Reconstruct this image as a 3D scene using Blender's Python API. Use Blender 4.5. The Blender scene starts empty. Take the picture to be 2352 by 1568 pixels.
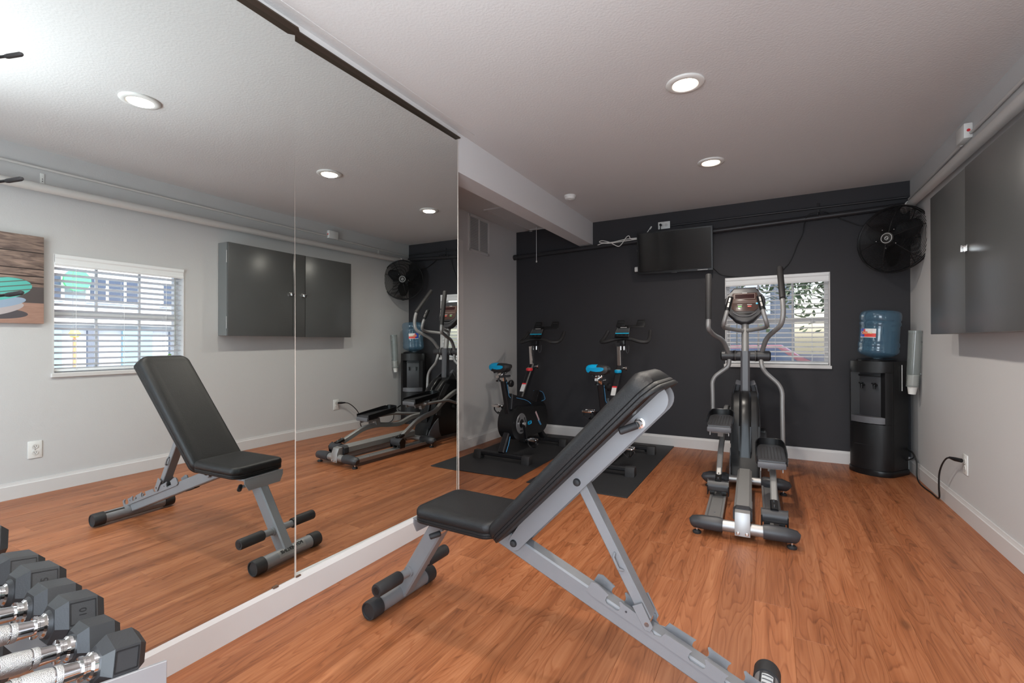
import bpy, bmesh, math, random
from mathutils import Vector, Matrix
random.seed(7)
PI = math.pi
C = bpy.context.scene.collection
sc = bpy.context.scene

# ------------------------------------------------------------------ camera
cam_d = bpy.data.cameras.new('camera'); cam = bpy.data.objects.new('camera', cam_d); C.objects.link(cam)
FPX = 1084.64
cam_d.sensor_width = 36; cam_d.lens = FPX/2352*36; cam_d.clip_start = 0.02; cam_d.clip_end = 200
yaw, pitch, roll = 0.4992, 0.00072, -0.00345
fw = Vector((-math.sin(yaw)*math.cos(pitch), math.cos(yaw)*math.cos(pitch), math.sin(pitch)))
rt = Vector((math.cos(yaw), math.sin(yaw), 0)); up = rt.cross(fw)
rt2 = rt*math.cos(roll)+up*math.sin(roll); up2 = -rt*math.sin(roll)+up*math.cos(roll)
mw = Matrix((rt2, up2, -fw)).transposed().to_4x4(); mw.translation = Vector((1.6812, 0, 1.05))
cam.matrix_world = mw
sc.camera = cam

# ------------------------------------------------------------------ world, sun, exposure
sc.view_settings.view_transform = 'Standard'; sc.view_settings.look = 'None'
sc.view_settings.gamma = 1; sc.view_settings.use_curve_mapping = False
EXPOSURE = 0.95
sc.view_settings.exposure = EXPOSURE
sc.cycles.use_denoising = True
sc.cycles.max_bounces = 9; sc.cycles.diffuse_bounces = 5; sc.cycles.glossy_bounces = 6
sc.cycles.transparent_max_bounces = 16; sc.cycles.transmission_bounces = 8
sc.cycles.sample_clamp_indirect = 5
sc.cycles.caustics_reflective = True; sc.cycles.blur_glossy = .3; sc.cycles.caustics_refractive = False
world = bpy.data.worlds.new('world'); sc.world = world; world.use_nodes = True
wn = world.node_tree; bg = wn.nodes['Background']
sky = wn.nodes.new('ShaderNodeTexSky'); sky.sky_type = 'NISHITA'; sky.sun_disc = False
sky.sun_elevation = math.radians(52); sky.sun_rotation = math.radians(-90); sky.air_density = 1.2; sky.dust_density = 3.0
wn.links.new(sky.outputs[0], bg.inputs[0]); bg.inputs[1].default_value = 0.40
sun_d = bpy.data.lights.new('sun', 'SUN'); sun_d.energy = 3.4; sun_d.angle = 0.02; sun_d.color = (1, .96, .9)
sun = bpy.data.objects.new('sun', sun_d); C.objects.link(sun)
sun.rotation_euler = (0, math.radians(-38), 0)          # comes from the -x side, over the roof
def area(name, loc, rot, sx, sy, power, color=(1, 1, 1), portal=False, spread=PI):
    d = bpy.data.lights.new(name, 'AREA'); d.shape = 'RECTANGLE'; d.size = sx; d.size_y = sy; d.energy = power
    d.color = color; d.spread = spread
    if portal: d.cycles.is_portal = True
    o = bpy.data.objects.new(name, d); C.objects.link(o); o.location = loc; o.rotation_euler = rot
    return o
area('rear_fill_light', (1.55, -.62, 1.1), (-PI/2, 0, PI), 1.5, 1.9, 34, (.82, .92, 1))  # area lamp added behind the camera, fills the room through an unseen opening
# the photographer's flash, bounced off the ceiling above the camera
fl = bpy.data.lights.new('bounce_flash', 'SPOT'); fl.energy = 64; fl.spot_size = math.radians(125); fl.spot_blend = .8
fl.shadow_soft_size = .05; fl.color = (.89, .96, 1)
flo = bpy.data.objects.new('bounce_flash', fl); C.objects.link(flo); flo.location = (1.62, .02, 1.3)
flo.rotation_euler = Vector((.50, -.12, -1)).to_track_quat('Z', 'Y').to_euler()

# ------------------------------------------------------------------ helpers
def tag(o, label=None, cat=None, group=None, kind=None):
    if label: o['label'] = label
    if cat: o['category'] = cat
    if group: o['group'] = group
    if kind: o['kind'] = kind
    return o
def thing(name, label, cat, loc=(0, 0, 0), rz=0, group=None):
    o = bpy.data.objects.new(name, None); C.objects.link(o); o.location = loc; o.rotation_euler = (0, 0, rz)
    o.empty_display_size = .1
    return tag(o, label, cat, group)
def catmull(pts, n=6):
    pts = [Vector(p) for p in pts]
    if len(pts) < 3: return pts
    out = []
    P = [pts[0]*2-pts[1]]+pts+[pts[-1]*2-pts[-2]]
    for i in range(1, len(P)-2):
        for k in range(n):
            t = k/n; a, b, c, d = P[i-1], P[i], P[i+1], P[i+2]
            out.append(.5*((2*b)+(c-a)*t+(2*a-5*b+4*c-d)*t*t+(3*b-a-3*c+d)*t**3))
    out.append(pts[-1]); return out
def fillet(pts, r, n=5):
    pts = [Vector(p) for p in pts]; out = [pts[0]]
    for i in range(1, len(pts)-1):
        a, b, c = pts[i-1], pts[i], pts[i+1]
        d1 = (a-b); d2 = (c-b); k = min(r, d1.length*.48, d2.length*.48)
        p = b+d1.normalized()*k; q = b+d2.normalized()*k
        for j in range(n+1):
            t = j/n; out.append((1-t)**2*p+2*t*(1-t)*b+t*t*q)
    out.append(pts[-1]); return out
class B:
    def __init__(s): s.bm = bmesh.new()
    def _xf(s, verts, rot, c):
        m = Matrix.Translation(Vector(c))
        if rot is not None: m = m @ rot.to_4x4()
        bmesh.ops.transform(s.bm, matrix=m, verts=verts)
    def box(s, c, size, rot=None, bev=0, seg=2):
        r = bmesh.ops.create_cube(s.bm, size=1); v = r['verts']
        bmesh.ops.scale(s.bm, vec=Vector(size), verts=v)
        if bev > 0:
            e = list({e for x in v for e in x.link_edges})
            bmesh.ops.bevel(s.bm, geom=e, offset=bev, segments=seg, affect='EDGES', profile=.5)
            v = [x for x in s._isl(v)]
        if isinstance(rot, (tuple, list)):
            from mathutils import Euler
            rot = Euler(rot).to_matrix()
        s._xf(v, rot, c); return s
    def _isl(s, v):
        seen = set(x for x in v if x.is_valid); st = list(seen)
        if not st:
            s.bm.verts.ensure_lookup_table(); st = [s.bm.verts[-1]]; seen = set(st)
        while st:
            x = st.pop()
            for e in x.link_edges:
                o = e.other_vert(x)
                if o not in seen: seen.add(o); st.append(o)
        return seen
    def sweep(s, prof, pts, upv=(0, 0, 1), scales=None, closed=False):
        pts = [Vector(p) for p in pts]; n = len(pts); rings = []
        u0 = Vector(upv)
        for i, p in enumerate(pts):
            if closed: t = (pts[(i+1) % n]-pts[i-1])
            else: t = (pts[min(i+1, n-1)]-pts[max(i-1, 0)])
            t.normalize()
            a = u0-t*u0.dot(t)
            if a.length < 1e-4:
                a = Vector((1, 0, 0))-t*t.x
                if a.length < 1e-3: a = Vector((0, 1, 0))-t*t.y
            a.normalize(); b = t.cross(a); u0 = a if upv_is_free(upv) else Vector(upv)
            k = scales[i] if scales else 1
            rings.append([s.bm.verts.new(p+b*q[0]*k+a*q[1]*k) for q in prof])
        m = len(prof)
        R = range(n if closed else n-1)
        for i in R:
            A, D = rings[i], rings[(i+1) % n]
            for j in range(m):
                s.bm.faces.new((A[j], A[(j+1) % m], D[(j+1) % m], D[j]))
        if not closed:
            s.bm.faces.new(list(reversed(rings[0]))); s.bm.faces.new(rings[-1])
        return s
    def tube(s, pts, r, seg=12, scales=None, closed=False):
        prof = [(math.cos(2*PI*k/seg)*r, math.sin(2*PI*k/seg)*r) for k in range(seg)]
        return s.sweep(prof, pts, FREE, scales, closed)
    def bar(s, pts, w, h, upv=(0, 0, 1), bev=0):
        a, b = w/2, h/2
        if bev:
            k = bev; prof = []
            for cx, cy, a0 in ((a-k, b-k, 0), (-a+k, b-k, 90), (-a+k, -b+k, 180), (a-k, -b+k, 270)):
                for t in (0, 90):
                    q = math.radians(a0+t); prof.append((cx+k*math.cos(q), cy+k*math.sin(q)))
        else: prof = [(a, b), (-a, b), (-a, -b), (a, -b)]
        return s.sweep(prof, pts, upv)
    def cyl(s, p0, p1, r0, r1=None, seg=20):
        r1 = r0 if r1 is None else r1
        return s.tube([p0, p1], 1, seg, [r0, r1])
    def lathe(s, prof, o=(0, 0, 0), axis='Z', seg=28, ang=0, cap=True):
        rings = []
        for r, z in prof:
            ring = []
            for k in range(seg):
                a = 2*PI*k/seg+ang; x, y = r*math.cos(a), r*math.sin(a)
                v = {'Z': (x, y, z), 'Y': (x, z, y), 'X': (z, x, y)}[axis]
                ring.append(s.bm.verts.new(Vector(v)+Vector(o)))
            rings.append(ring)
        for i in range(len(rings)-1):
            for k in range(seg):
                s.bm.faces.new((rings[i][k], rings[i][(k+1) % seg], rings[i+1][(k+1) % seg], rings[i+1][k]))
        if cap:
            s.bm.faces.new(rings[0]); s.bm.faces.new(rings[-1])
        return s
    def prism(s, poly, axis, lo, hi, bev=0, seg=2):
        def P(a, b, h): return {'x': (h, a, b), 'y': (a, h, b), 'z': (a, b, h)}[axis]
        v0 = [s.bm.verts.new(P(a, b, lo)) for a, b in poly]; v1 = [s.bm.verts.new(P(a, b, hi)) for a, b in poly]
        f0 = s.bm.faces.new(v0); f1 = s.bm.faces.new(list(reversed(v1))); n = len(poly); fs = [f0, f1]
        for i in range(n): fs.append(s.bm.faces.new((v0[i], v1[i], v1[(i+1) % n], v0[(i+1) % n])))
        if bev:
            e = list(set(list(f0.edges)+list(f1.edges)))
            bmesh.ops.bevel(s.bm, geom=e, offset=bev, segments=seg, affect='EDGES', profile=.5)
        return s
    def xform(s, m): bmesh.ops.transform(s.bm, matrix=m, verts=s.bm.verts); return s
    def obj(s, name, mat, parent=None, smooth=40, label=None):
        bmesh.ops.recalc_face_normals(s.bm, faces=s.bm.faces)
        me = bpy.data.meshes.new(name); s.bm.to_mesh(me); s.bm.free()
        if smooth:
            me.polygons.foreach_set('use_smooth', [True]*len(me.polygons))
            me.set_sharp_from_angle(angle=math.radians(smooth))
        me.materials.append(mat)
        o = bpy.data.objects.new(name, me); C.objects.link(o)
        if parent: o.parent = parent
        if label: o['label'] = label
        return o
FREE = (0.123, 0.456, 0.789)
def upv_is_free(u): return tuple(u) == FREE
def copy_tree(o, parent=None):
    c = o.copy(); C.objects.link(c); c.parent = parent
    for ch in list(o.children): copy_tree(ch, c)
    return c
def text_obj(name, s, size, mat, parent, m, ext=.0006, label=None, bold=0):
    cu = bpy.data.curves.new(name, 'FONT'); cu.body = s; cu.size = size; cu.extrude = ext; cu.align_x = 'CENTER'; cu.align_y = 'CENTER'
    cu.offset = bold; cu.resolution_u = 3
    t = bpy.data.objects.new('tmp', cu); C.objects.link(t)
    me = bpy.data.meshes.new_from_object(t.evaluated_get(bpy.context.evaluated_depsgraph_get()))
    bpy.data.objects.remove(t); me.transform(m); me.materials.clear(); me.materials.append(mat); me.name = name
    o = bpy.data.objects.new(name, me); C.objects.link(o)
    if parent: o.parent = parent
    if label: o['label'] = label
    return o
def frame_m(o, x, y):      # text/plate frame: origin, x dir, y dir
    x = Vector(x).normalized(); y = Vector(y); y = (y-x*y.dot(x)).normalized(); z = x.cross(y)
    m = Matrix((x, y, z)).transposed().to_4x4(); m.translation = Vector(o); return m

# ------------------------------------------------------------------ materials
_M = {}
def mat(name, col, rough=.5, metal=0, bump=0, bscale=200, var=0, vscale=8, spec=.5, coat=0, trans=0, ior=1.45, alpha=1, emis=0):
    if name in _M: return _M[name]
    m = bpy.data.materials.new(name); m.use_nodes = True; nt = m.node_tree; p = nt.nodes['Principled BSDF']
    p.inputs['Base Color'].default_value = (*col, 1); p.inputs['Roughness'].default_value = rough
    p.inputs['Metallic'].default_value = metal; p.inputs['Specular IOR Level'].default_value = spec
    p.inputs['Coat Weight'].default_value = coat; p.inputs['Transmission Weight'].default_value = trans
    p.inputs['IOR'].default_value = ior; p.inputs['Alpha'].default_value = alpha
    if emis:
        p.inputs['Emission Color'].default_value = (*col, 1); p.inputs['Emission Strength'].default_value = emis
    tc = nt.nodes.new('ShaderNodeTexCoord')
    if bump:
        n = nt.nodes.new('ShaderNodeTexNoise'); n.inputs['Scale'].default_value = bscale; n.inputs['Detail'].default_value = 3
        nt.links.new(tc.outputs['Object'], n.inputs['Vector'])
        b = nt.nodes.new('ShaderNodeBump'); b.inputs['Strength'].default_value = bump; b.inputs['Distance'].default_value = .002
        nt.links.new(n.outputs['Fac'], b.inputs['Height']); nt.links.new(b.outputs[0], p.inputs['Normal'])
    if var:
        n = nt.nodes.new('ShaderNodeTexNoise'); n.inputs['Scale'].default_value = vscale; n.inputs['Detail'].default_value = 5
        nt.links.new(tc.outputs['Object'], n.inputs['Vector'])
        mx = nt.nodes.new('ShaderNodeMix'); mx.data_type = 'RGBA'
        mx.inputs['A'].default_value = (*[c*(1-var) for c in col], 1); mx.inputs['B'].default_value = (*[min(1, c*(1+var)) for c in col], 1)
        nt.links.new(n.outputs['Fac'], mx.inputs['Factor']); nt.links.new(mx.outputs['Result'], p.inputs['Base Color'])
    _M[name] = m; return m
wall_m = mat('grey_white_wall_paint', (.53, .525, .525), .75, bump=.25, bscale=120, var=.03, vscale=2)
ceil_m = mat('textured_ceiling_paint', (.62, .615, .615), .85, bump=.6, bscale=90, var=.03, vscale=1.5)
dark_m = mat('charcoal_wall_paint', (.033, .032, .036), .62, spec=.3, bump=.15, bscale=150, var=.08, vscale=2)
trim_m = mat('white_trim_paint', (.60, .585, .58), .4, var=.02)
white_m = mat('white_plastic', (.72, .72, .70), .35, var=.02)
black_m = mat('black_plastic', (.011, .011, .012), .42, spec=.4, bump=.1, bscale=400, var=.15)
blackg_m = mat('glossy_black_plastic', (.008, .008, .009), .30, spec=.4, var=.1)
rubber_m = mat('black_rubber', (.022, .021, .022), .6, bump=.3, bscale=500, var=.15)
dgrey_m = mat('dark_grey_plastic', (.038, .038, .042), .4, bump=.1, bscale=500, var=.08)
mgrey_m = mat('mid_grey_plastic', (.12, .12, .13), .4, var=.06)
silver_m = mat('silver_powder_coat', (.21, .21, .218), .48, metal=.2, bump=.12, bscale=700, var=.04)
silver2_m = mat('grey_metallic_paint', (.28, .275, .27), .42, metal=.35, var=.04)
alu_m = mat('brushed_aluminium', (.38, .37, .365), .42, metal=.75, bump=.1, bscale=300, var=.04)
chrome_m = mat('chrome', (.78, .78, .78), .07, metal=1, var=.02)
knurl_m = mat('knurled_satin_steel', (.62, .61, .6), .35, metal=1, bump=.8, bscale=900)
vinyl_m = mat('black_vinyl_upholstery', (.011, .0105, .011), .46, spec=.35, bump=.35, bscale=260, var=.12, vscale=30)
blue_m = mat('bright_blue_plastic', (.0, .30, .55), .4, var=.05)
red_m = mat('red_plastic', (.65, .03, .04), .4, var=.05)
cab_m = mat('grey_cabinet_paint', (.085, .087, .087), .3, bump=.08, bscale=60, var=.10, vscale=3)
cabs_m = mat('grey_cabinet_side_paint', (.17, .18, .18), .4, var=.05)
mir_m = mat('mirror_silvering', (.75, .785, .77), .0, metal=1)
glass_m = mat('window_glass', (1, 1, 1), 0, trans=1, ior=1.0, alpha=.12)
slat_m = mat('white_blind_slat', (.78, .79, .80), .4, var=.02)
jug_m = mat('blue_polycarbonate', (.09, .22, .34), .05, trans=.0, alpha=.36, ior=1.45, spec=1.0, coat=1)
clear_m = mat('smoky_clear_plastic', (.30, .34, .33), .1, alpha=.45, spec=.7, coat=.3)
paper_m = mat('white_paper', (.75, .74, .71), .7, var=.03)
label_m = mat('grey_foil_label', (.28, .27, .26), .35, metal=.3, var=.05)
ltgrey_m = mat('light_grey_print', (.55, .55, .55), .5)
screen_m = mat('tv_screen_glass', (.006, .006, .007), .09, spec=.6)
mat_m = mat('black_floor_mat', (.022, .022, .024), .55, bump=.5, bscale=350, var=.2, vscale=12)
lamp_m = mat('warm_lamp_diffuser', (1, .80, .58), .5, emis=9)

# ------------------------------------------------------------------ room measures
W, L, H = 2.6815, 4.926, 2.3426
def yw(x): return L-.012*x                 # far wall is a touch out of square
def xw(y): return W+.0065*(5-y)
def wall_grid(name, us, vs, holes, P, m, th, n):
    """a wall in the (u, v) plane with rectangular holes; P maps (u, v) to the room face, n is the outward offset"""
    bm = bmesh.new(); n = Vector(n)*th
    F = [[bm.verts.new(P(u, v)) for v in vs] for u in us]; K = [[bm.verts.new(Vector(P(u, v))+n) for v in vs] for u in us]
    def solid(i, j):
        if i < 0 or j < 0 or i >= len(us)-1 or j >= len(vs)-1: return False
        cu, cv = (us[i]+us[i+1])/2, (vs[j]+vs[j+1])/2
        return not any(a < cu < b and c < cv < d for a, b, c, d in holes)
    for i in range(len(us)-1):
        for j in range(len(vs)-1):
            if not solid(i, j): continue
            bm.faces.new((F[i][j], F[i+1][j], F[i+1][j+1], F[i][j+1])); bm.faces.new((K[i][j], K[i][j+1], K[i+1][j+1], K[i+1][j]))
            if not solid(i-1, j): bm.faces.new((F[i][j], F[i][j+1], K[i][j+1], K[i][j]))
            if not solid(i+1, j): bm.faces.new((F[i+1][j], K[i+1][j], K[i+1][j+1], F[i+1][j+1]))
            if not solid(i, j-1): bm.faces.new((F[i][j], K[i][j], K[i+1][j], F[i+1][j]))
            if not solid(i, j+1): bm.faces.new((F[i][j+1], F[i+1][j+1], K[i+1][j+1], K[i][j+1]))
    b = B(); b.bm.free(); b.bm = bm
    return tag(b.obj(name, m, smooth=0), kind='structure')
ALC = -.947; YB = -.42
# floor: slab and every plank
flo_ = tag(B().box(((ALC+W)/2, (YB+L)/2, -.05), (W-ALC+.3, L-YB+.3, .076)).obj('floor', mat('subfloor', (.10, .05, .025), .8), smooth=0), kind='structure')
def plank_material():
    m = bpy.data.materials.new('laminate_plank'); m.use_nodes = True; nt = m.node_tree; N = nt.nodes.new; K = nt.links.new
    p = nt.nodes['Principled BSDF']
    tc = N('ShaderNodeTexCoord'); oi = N('ShaderNodeObjectInfo')
    cmb = N('ShaderNodeCombineXYZ')
    m1 = N('ShaderNodeMath'); m1.operation = 'MULTIPLY'; m1.inputs[1].default_value = 37.0; K(oi.outputs['Random'], m1.inputs[0])
    m2 = N('ShaderNodeMath'); m2.operation = 'MULTIPLY'; m2.inputs[1].default_value = 91.0; K(oi.outputs['Random'], m2.inputs[0])
    K(m1.outputs[0], cmb.inputs[0]); K(m2.outputs[0], cmb.inputs[1])
    add = N('ShaderNodeVectorMath'); add.operation = 'ADD'; K(tc.outputs['Object'], add.inputs[0]); K(cmb.outputs[0], add.inputs[1])
    # soft warp so that the grain bends around knots
    s1 = N('ShaderNodeVectorMath'); s1.operation = 'MULTIPLY'; s1.inputs[1].default_value = (5, .62, 1); K(add.outputs[0], s1.inputs[0])
    n1 = N('ShaderNodeTexNoise'); n1.inputs['Scale'].default_value = 1.6; n1.inputs['Detail'].default_value = 2; K(s1.outputs[0], n1.inputs['Vector'])
    # rings: contour lines of the low noise give cathedral arches
    rg = N('ShaderNodeMath'); rg.operation = 'MULTIPLY'; rg.inputs[1].default_value = 22; K(n1.outputs['Fac'], rg.inputs[0])
    fr = N('ShaderNodeMath'); fr.operation = 'FRACT'; K(rg.outputs[0], fr.inputs[0])
    # fine fibres
    s2 = N('ShaderNodeVectorMath'); s2.operation = 'MULTIPLY'; s2.inputs[1].default_value = (95, 3.0, 1); K(add.outputs[0], s2.inputs[0])
    n2 = N('ShaderNodeTexNoise'); n2.inputs['Scale'].default_value = 1; n2.inputs['Detail'].default_value = 6; K(s2.outputs[0], n2.inputs['Vector'])
    # broad tone blotches
    s3 = N('ShaderNodeVectorMath'); s3.operation = 'MULTIPLY'; s3.inputs[1].default_value = (17, .9, 1); K(add.outputs[0], s3.inputs[0])
    n3 = N('ShaderNodeTexNoise'); n3.inputs['Scale'].default_value = 1; n3.inputs['Detail'].default_value = 3; K(s3.outputs[0], n3.inputs['Vector'])
    # knots
    s4 = N('ShaderNodeVectorMath'); s4.operation = 'MULTIPLY'; s4.inputs[1].default_value = (6.0, 2.6, 1); K(add.outputs[0], s4.inputs[0])
    vo = N('ShaderNodeTexVoronoi'); vo.inputs['Scale'].default_value = 1; K(s4.outputs[0], vo.inputs['Vector'])
    kr = N('ShaderNodeValToRGB'); kr.color_ramp.elements[0].position = .045; kr.color_ramp.elements[0].color = (1, 1, 1, 1)
    kr.color_ramp.elements[1].position = .13; kr.color_ramp.elements[1].color = (0, 0, 0, 1); K(vo.outputs['Distance'], kr.inputs[0])
    rr = N('ShaderNodeValToRGB'); e = rr.color_ramp.elements; e[0].position = 0; e[0].color = (.30, .30, .30, 1); e[1].position = .12; e[1].color = (.80, .80, .80, 1)
    x = e.new(.80); x.color = (.62, .62, .62, 1); x = e.new(1.0); x.color = (.30, .30, .30, 1); K(fr.outputs[0], rr.inputs[0])
    a1 = N('ShaderNodeMath'); a1.operation = 'MULTIPLY'; a1.inputs[1].default_value = .27; K(rr.outputs[0], a1.inputs[0])
    a2 = N('ShaderNodeMath'); a2.operation = 'MULTIPLY_ADD'; a2.inputs[1].default_value = .38; K(n2.outputs['Fac'], a2.inputs[0]); K(a1.outputs[0], a2.inputs[2])
    a3 = N('ShaderNodeMath'); a3.operation = 'MULTIPLY_ADD'; a3.inputs[1].default_value = .52; K(n3.outputs['Fac'], a3.inputs[0]); K(a2.outputs[0], a3.inputs[2])
    cr = N('ShaderNodeValToRGB'); e = cr.color_ramp.elements
    sub = N('ShaderNodeMath'); sub.operation = 'SUBTRACT'; sub.inputs[1].default_value = .015; K(a3.outputs[0], sub.inputs[0]); a3 = sub
    e[0].position = .36; e[0].color = (.115, .033, .010, 1); e[1].position = .80; e[1].color = (.41, .165, .072, 1)
    x = e.new(.58); x.color = (.285, .093, .034, 1)
    K(a3.outputs[0], cr.inputs[0])
    hv = N('ShaderNodeHueSaturation'); K(cr.outputs[0], hv.inputs['Color'])
    mr = N('ShaderNodeMapRange'); mr.inputs['To Min'].default_value = .90; mr.inputs['To Max'].default_value = 1.12
    K(oi.outputs['Random'], mr.inputs['Value']); K(mr.outputs[0], hv.inputs['Value'])
    mk = N('ShaderNodeMix'); mk.data_type = 'RGBA'; mk.inputs['B'].default_value = (.13, .045, .016, 1)
    k2 = N('ShaderNodeMath'); k2.operation = 'MULTIPLY'; k2.inputs[1].default_value = .7; K(kr.outputs[0], k2.inputs[0])
    K(k2.outputs[0], mk.inputs['Factor']); K(hv.outputs[0], mk.inputs['A']); K(mk.outputs['Result'], p.inputs['Base Color'])
    p.inputs['Roughness'].default_value = .42; p.inputs['Specular IOR Level'].default_value = .45
    b = N('ShaderNodeBump'); b.inputs['Strength'].default_value = .12; b.inputs['Distance'].default_value = .001
    K(n2.outputs['Fac'], b.inputs['Height']); K(b.outputs[0], p.inputs['Normal'])
    return m
plank_m = plank_material()
PW, PL = .129, 1.22
def plank_mesh(w, l):
    b = B(); b.box((0, 0, -.006), (w-.0003, l-.0004, .012), bev=.0006, seg=1)
    o = b.obj('plank', plank_m, smooth=0); me = o.data; bpy.data.objects.remove(o); return me
full = plank_mesh(PW, PL); cache = {}
nx = int((W-ALC+.04)/PW)+1
for i in range(nx):
    x = ALC-.01+PW*(i+.5)
    y = YB-.02-random.random()*PL*.9
    while y < L-.002:
        y0, y1 = max(y, YB-.02), min(y+PL, L+.005)
        if y1-y0 > .02:
            if abs(y1-y0-PL) < 1e-6: me = full
            else: me = plank_mesh(PW, y1-y0)
            o = bpy.data.objects.new('plank', me); C.objects.link(o); o.parent = flo_; o.location = (x, (y0+y1)/2, 0)
        y += PL
# ceiling and walls
tag(B().box(((ALC+W)/2, (YB+L)/2, H+.09), (W-ALC+.6, L-YB+.6, .18)).obj('ceiling', ceil_m, smooth=0), kind='structure')
WX0, WX1, WZ0, WZ1 = 1.312, 2.142, .832, 1.646          # window in the far wall
wall_grid('wall_far', [ALC-.12, WX0, WX1, W+.12], [-.02, WZ0, WZ1, H+.02], [(WX0, WX1, WZ0, WZ1)], lambda u, v: (u, yw(u), v), dark_m, .14, (0, 1, 0))
VY0, VY1, VZ0, VZ1 = 1.408, 2.25, .812, 1.648            # window in the right wall
wall_grid('wall_right', [YB-.1, VY0, VY1, 5.05], [-.02, VZ0, VZ1, H+.02], [(VY0, VY1, VZ0, VZ1)], lambda u, v: (xw(u), u, v), wall_m, .14, (1, 0, 0))
tag(B().box((-.085, (YB+2.384)/2, H/2), (.130, 2.384-YB, H)).obj('wall_left', wall_m, smooth=0), kind='structure')
tag(B().box((-.0747, (2.384+L)/2, (2.1034+H)/2), (.1493, L-2.384+.04, H-2.1034+.01)).obj('trim_beam', mat('beam_paint', (.68, .68, .69), .7, bump=.2, bscale=120), smooth=0), kind='structure')
tag(B().box((ALC-.06, 3.55, H/2), (.12, 3.0, H)).obj('wall_alcove', wall_m, smooth=0), kind='structure')
tag(B().box((-.55, 2.2, H/2), (.82, .1, H)).obj('wall_alcove_near', wall_m, smooth=0), kind='structure')
wall_grid('wall_back', [-.1, .95, 2.15, W+.15], [-.02, 2.05, H+.02], [(.95, 2.15, -.1, 2.05)], lambda u, v: (u, YB, v), wall_m, .12, (0, -1, 0))
# baseboards with a small moulded top
def baseboard(name, p0, p1, n, h=.108, th=.015):
    p0, p1, n = Vector(p0), Vector(p1), Vector(n)
    prof = [(0, 0), (th, 0), (th, h-.022), (th*.75, h-.018), (th*.55, h-.008), (th*.45, h), (0, h)]
    b = B(); R = [[b.bm.verts.new(p+n*a+Vector((0, 0, z))) for a, z in prof] for p in (p0, p1)]
    m = len(prof)
    for j in range(m): b.bm.faces.new((R[0][j], R[0][(j+1) % m], R[1][(j+1) % m], R[1][j]))
    b.bm.faces.new(R[0]); b.bm.faces.new(R[1])
    return tag(b.obj(name, trim_m, smooth=0), kind='structure')
baseboard('baseboard_right', (xw(YB), YB, 0), (xw(L), yw(W), 0), (-1, 0, 0))
baseboard('baseboard_far', (ALC, yw(ALC), 0), (W, yw(W), 0), (0, -1, 0))
baseboard('baseboard_alcove', (ALC, 3.81, 0), (ALC, yw(ALC), 0), (1, 0, 0))
b = B(); b.prism([(-.02, 0), (.016, 0), (.016, .092), (.006, .106), (-.02, .106)], 'y', YB, 2.384)
tag(b.obj('baseboard_left', trim_m, smooth=0), kind='structure')
# metal/paint channel above the mirrors
tag(B().box((-.008, (YB+2.384)/2, (2.299+H)/2), (.026, 2.384-YB, H-2.299)).obj('trim_1', trim_m, smooth=0), kind='structure')
tag(B().prism([(-.016, YB), (.046, YB), (.046, 1.24), (.028, 1.26), (.028, 2.384), (-.016, 2.384)], 'z', 2.2935, 2.2995).obj('trim_2', mat('bronze_channel', (.09, .07, .055), .4, metal=.7), smooth=0), kind='structure')
tag(B().box((.033, (YB+2.48)/2, H-.0008), (.068, 2.48-YB, .0024)).obj('trim_3', ceil_m, smooth=0), kind='structure')
# door in the alcove
d = tag(B().box((ALC+.012, 3.2, 1.0), (.03, .93, 2.0)).obj('door_1', trim_m, smooth=0), kind='structure')
B().prism([(2.665, 0), (2.735, 0), (2.735, 1.97), (3.735, 1.97), (3.735, 0), (3.806, 0), (3.806, 2.04), (2.665, 2.04)], 'x', ALC-.01, ALC+.016, bev=.003).obj('door_casing', trim_m, d, smooth=0)
for z in (.25, 1.05, 1.8): B().cyl((ALC+.032, 3.67, z-.045), (ALC+.032, 3.67, z+.045), .006).obj('hinge', alu_m, d)
B().lathe([(.0, 0), (.012, .002), (.01, .03), (.026, .045), (.024, .062), (0, .066)], (ALC+.028, 2.80, 1.0), 'X').obj('door_knob', alu_m, d)

# ------------------------------------------------------------------ wall mirrors (two big panels, each hung a hair out of true)
def mirror(y0, y1, e, t, label):
    def X(y, z): return -e*(y-2)-t*(z-1.2)+.0005
    z0, z1 = .107, 2.294
    th = thing('wall_mirror', label, 'mirror', (0, (y0+y1)/2, z0))
    b = B(); q = []
    for dx in (0, -.006):
        for y, z in ((y0, z0), (y1, z0), (y1, z1), (y0, z1)): q.append(b.bm.verts.new((X(y, z)+dx, y-(y0+y1)/2, z-z0)))
    b.bm.faces.new(q[0:4]); b.bm.faces.new(q[7:3:-1])
    for i in range(4): b.bm.faces.new((q[i], q[(i+1) % 4], q[4+(i+1) % 4], q[4+i]))
    b.obj('mirror_glass', mir_m, th, smooth=0)
    return th
t1 = mirror(YB+.02, 1.2478, .00995, -.00507, 'large frameless wall mirror panel nearest the dumbbells, reflecting the padded bench')
t2 = mirror(1.2502, 2.383, -.0113, -.00381, 'large frameless wall mirror panel beside the open alcove, reflecting the elliptical machine')
B().box((.007, .566, 1.093), (.004, .0035, 2.187)).obj('edge_strip', mat('pale_edge_plastic', (.6, .55, .5), .4), t2, smooth=0)
B().box((.004, -.5665, 1.093), (.004, .0030, 2.187)).obj('seam_strip', mat('pale_edge_plastic', (.6, .55, .5), .4), t2, smooth=0)
for y in (-.556, -.655): B().box((.006, y, .001), (.008, .022, .006), bev=.001).obj('mounting_clip', mat('brown_clip', (.16, .10, .07), .4, metal=.4), t2)

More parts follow.
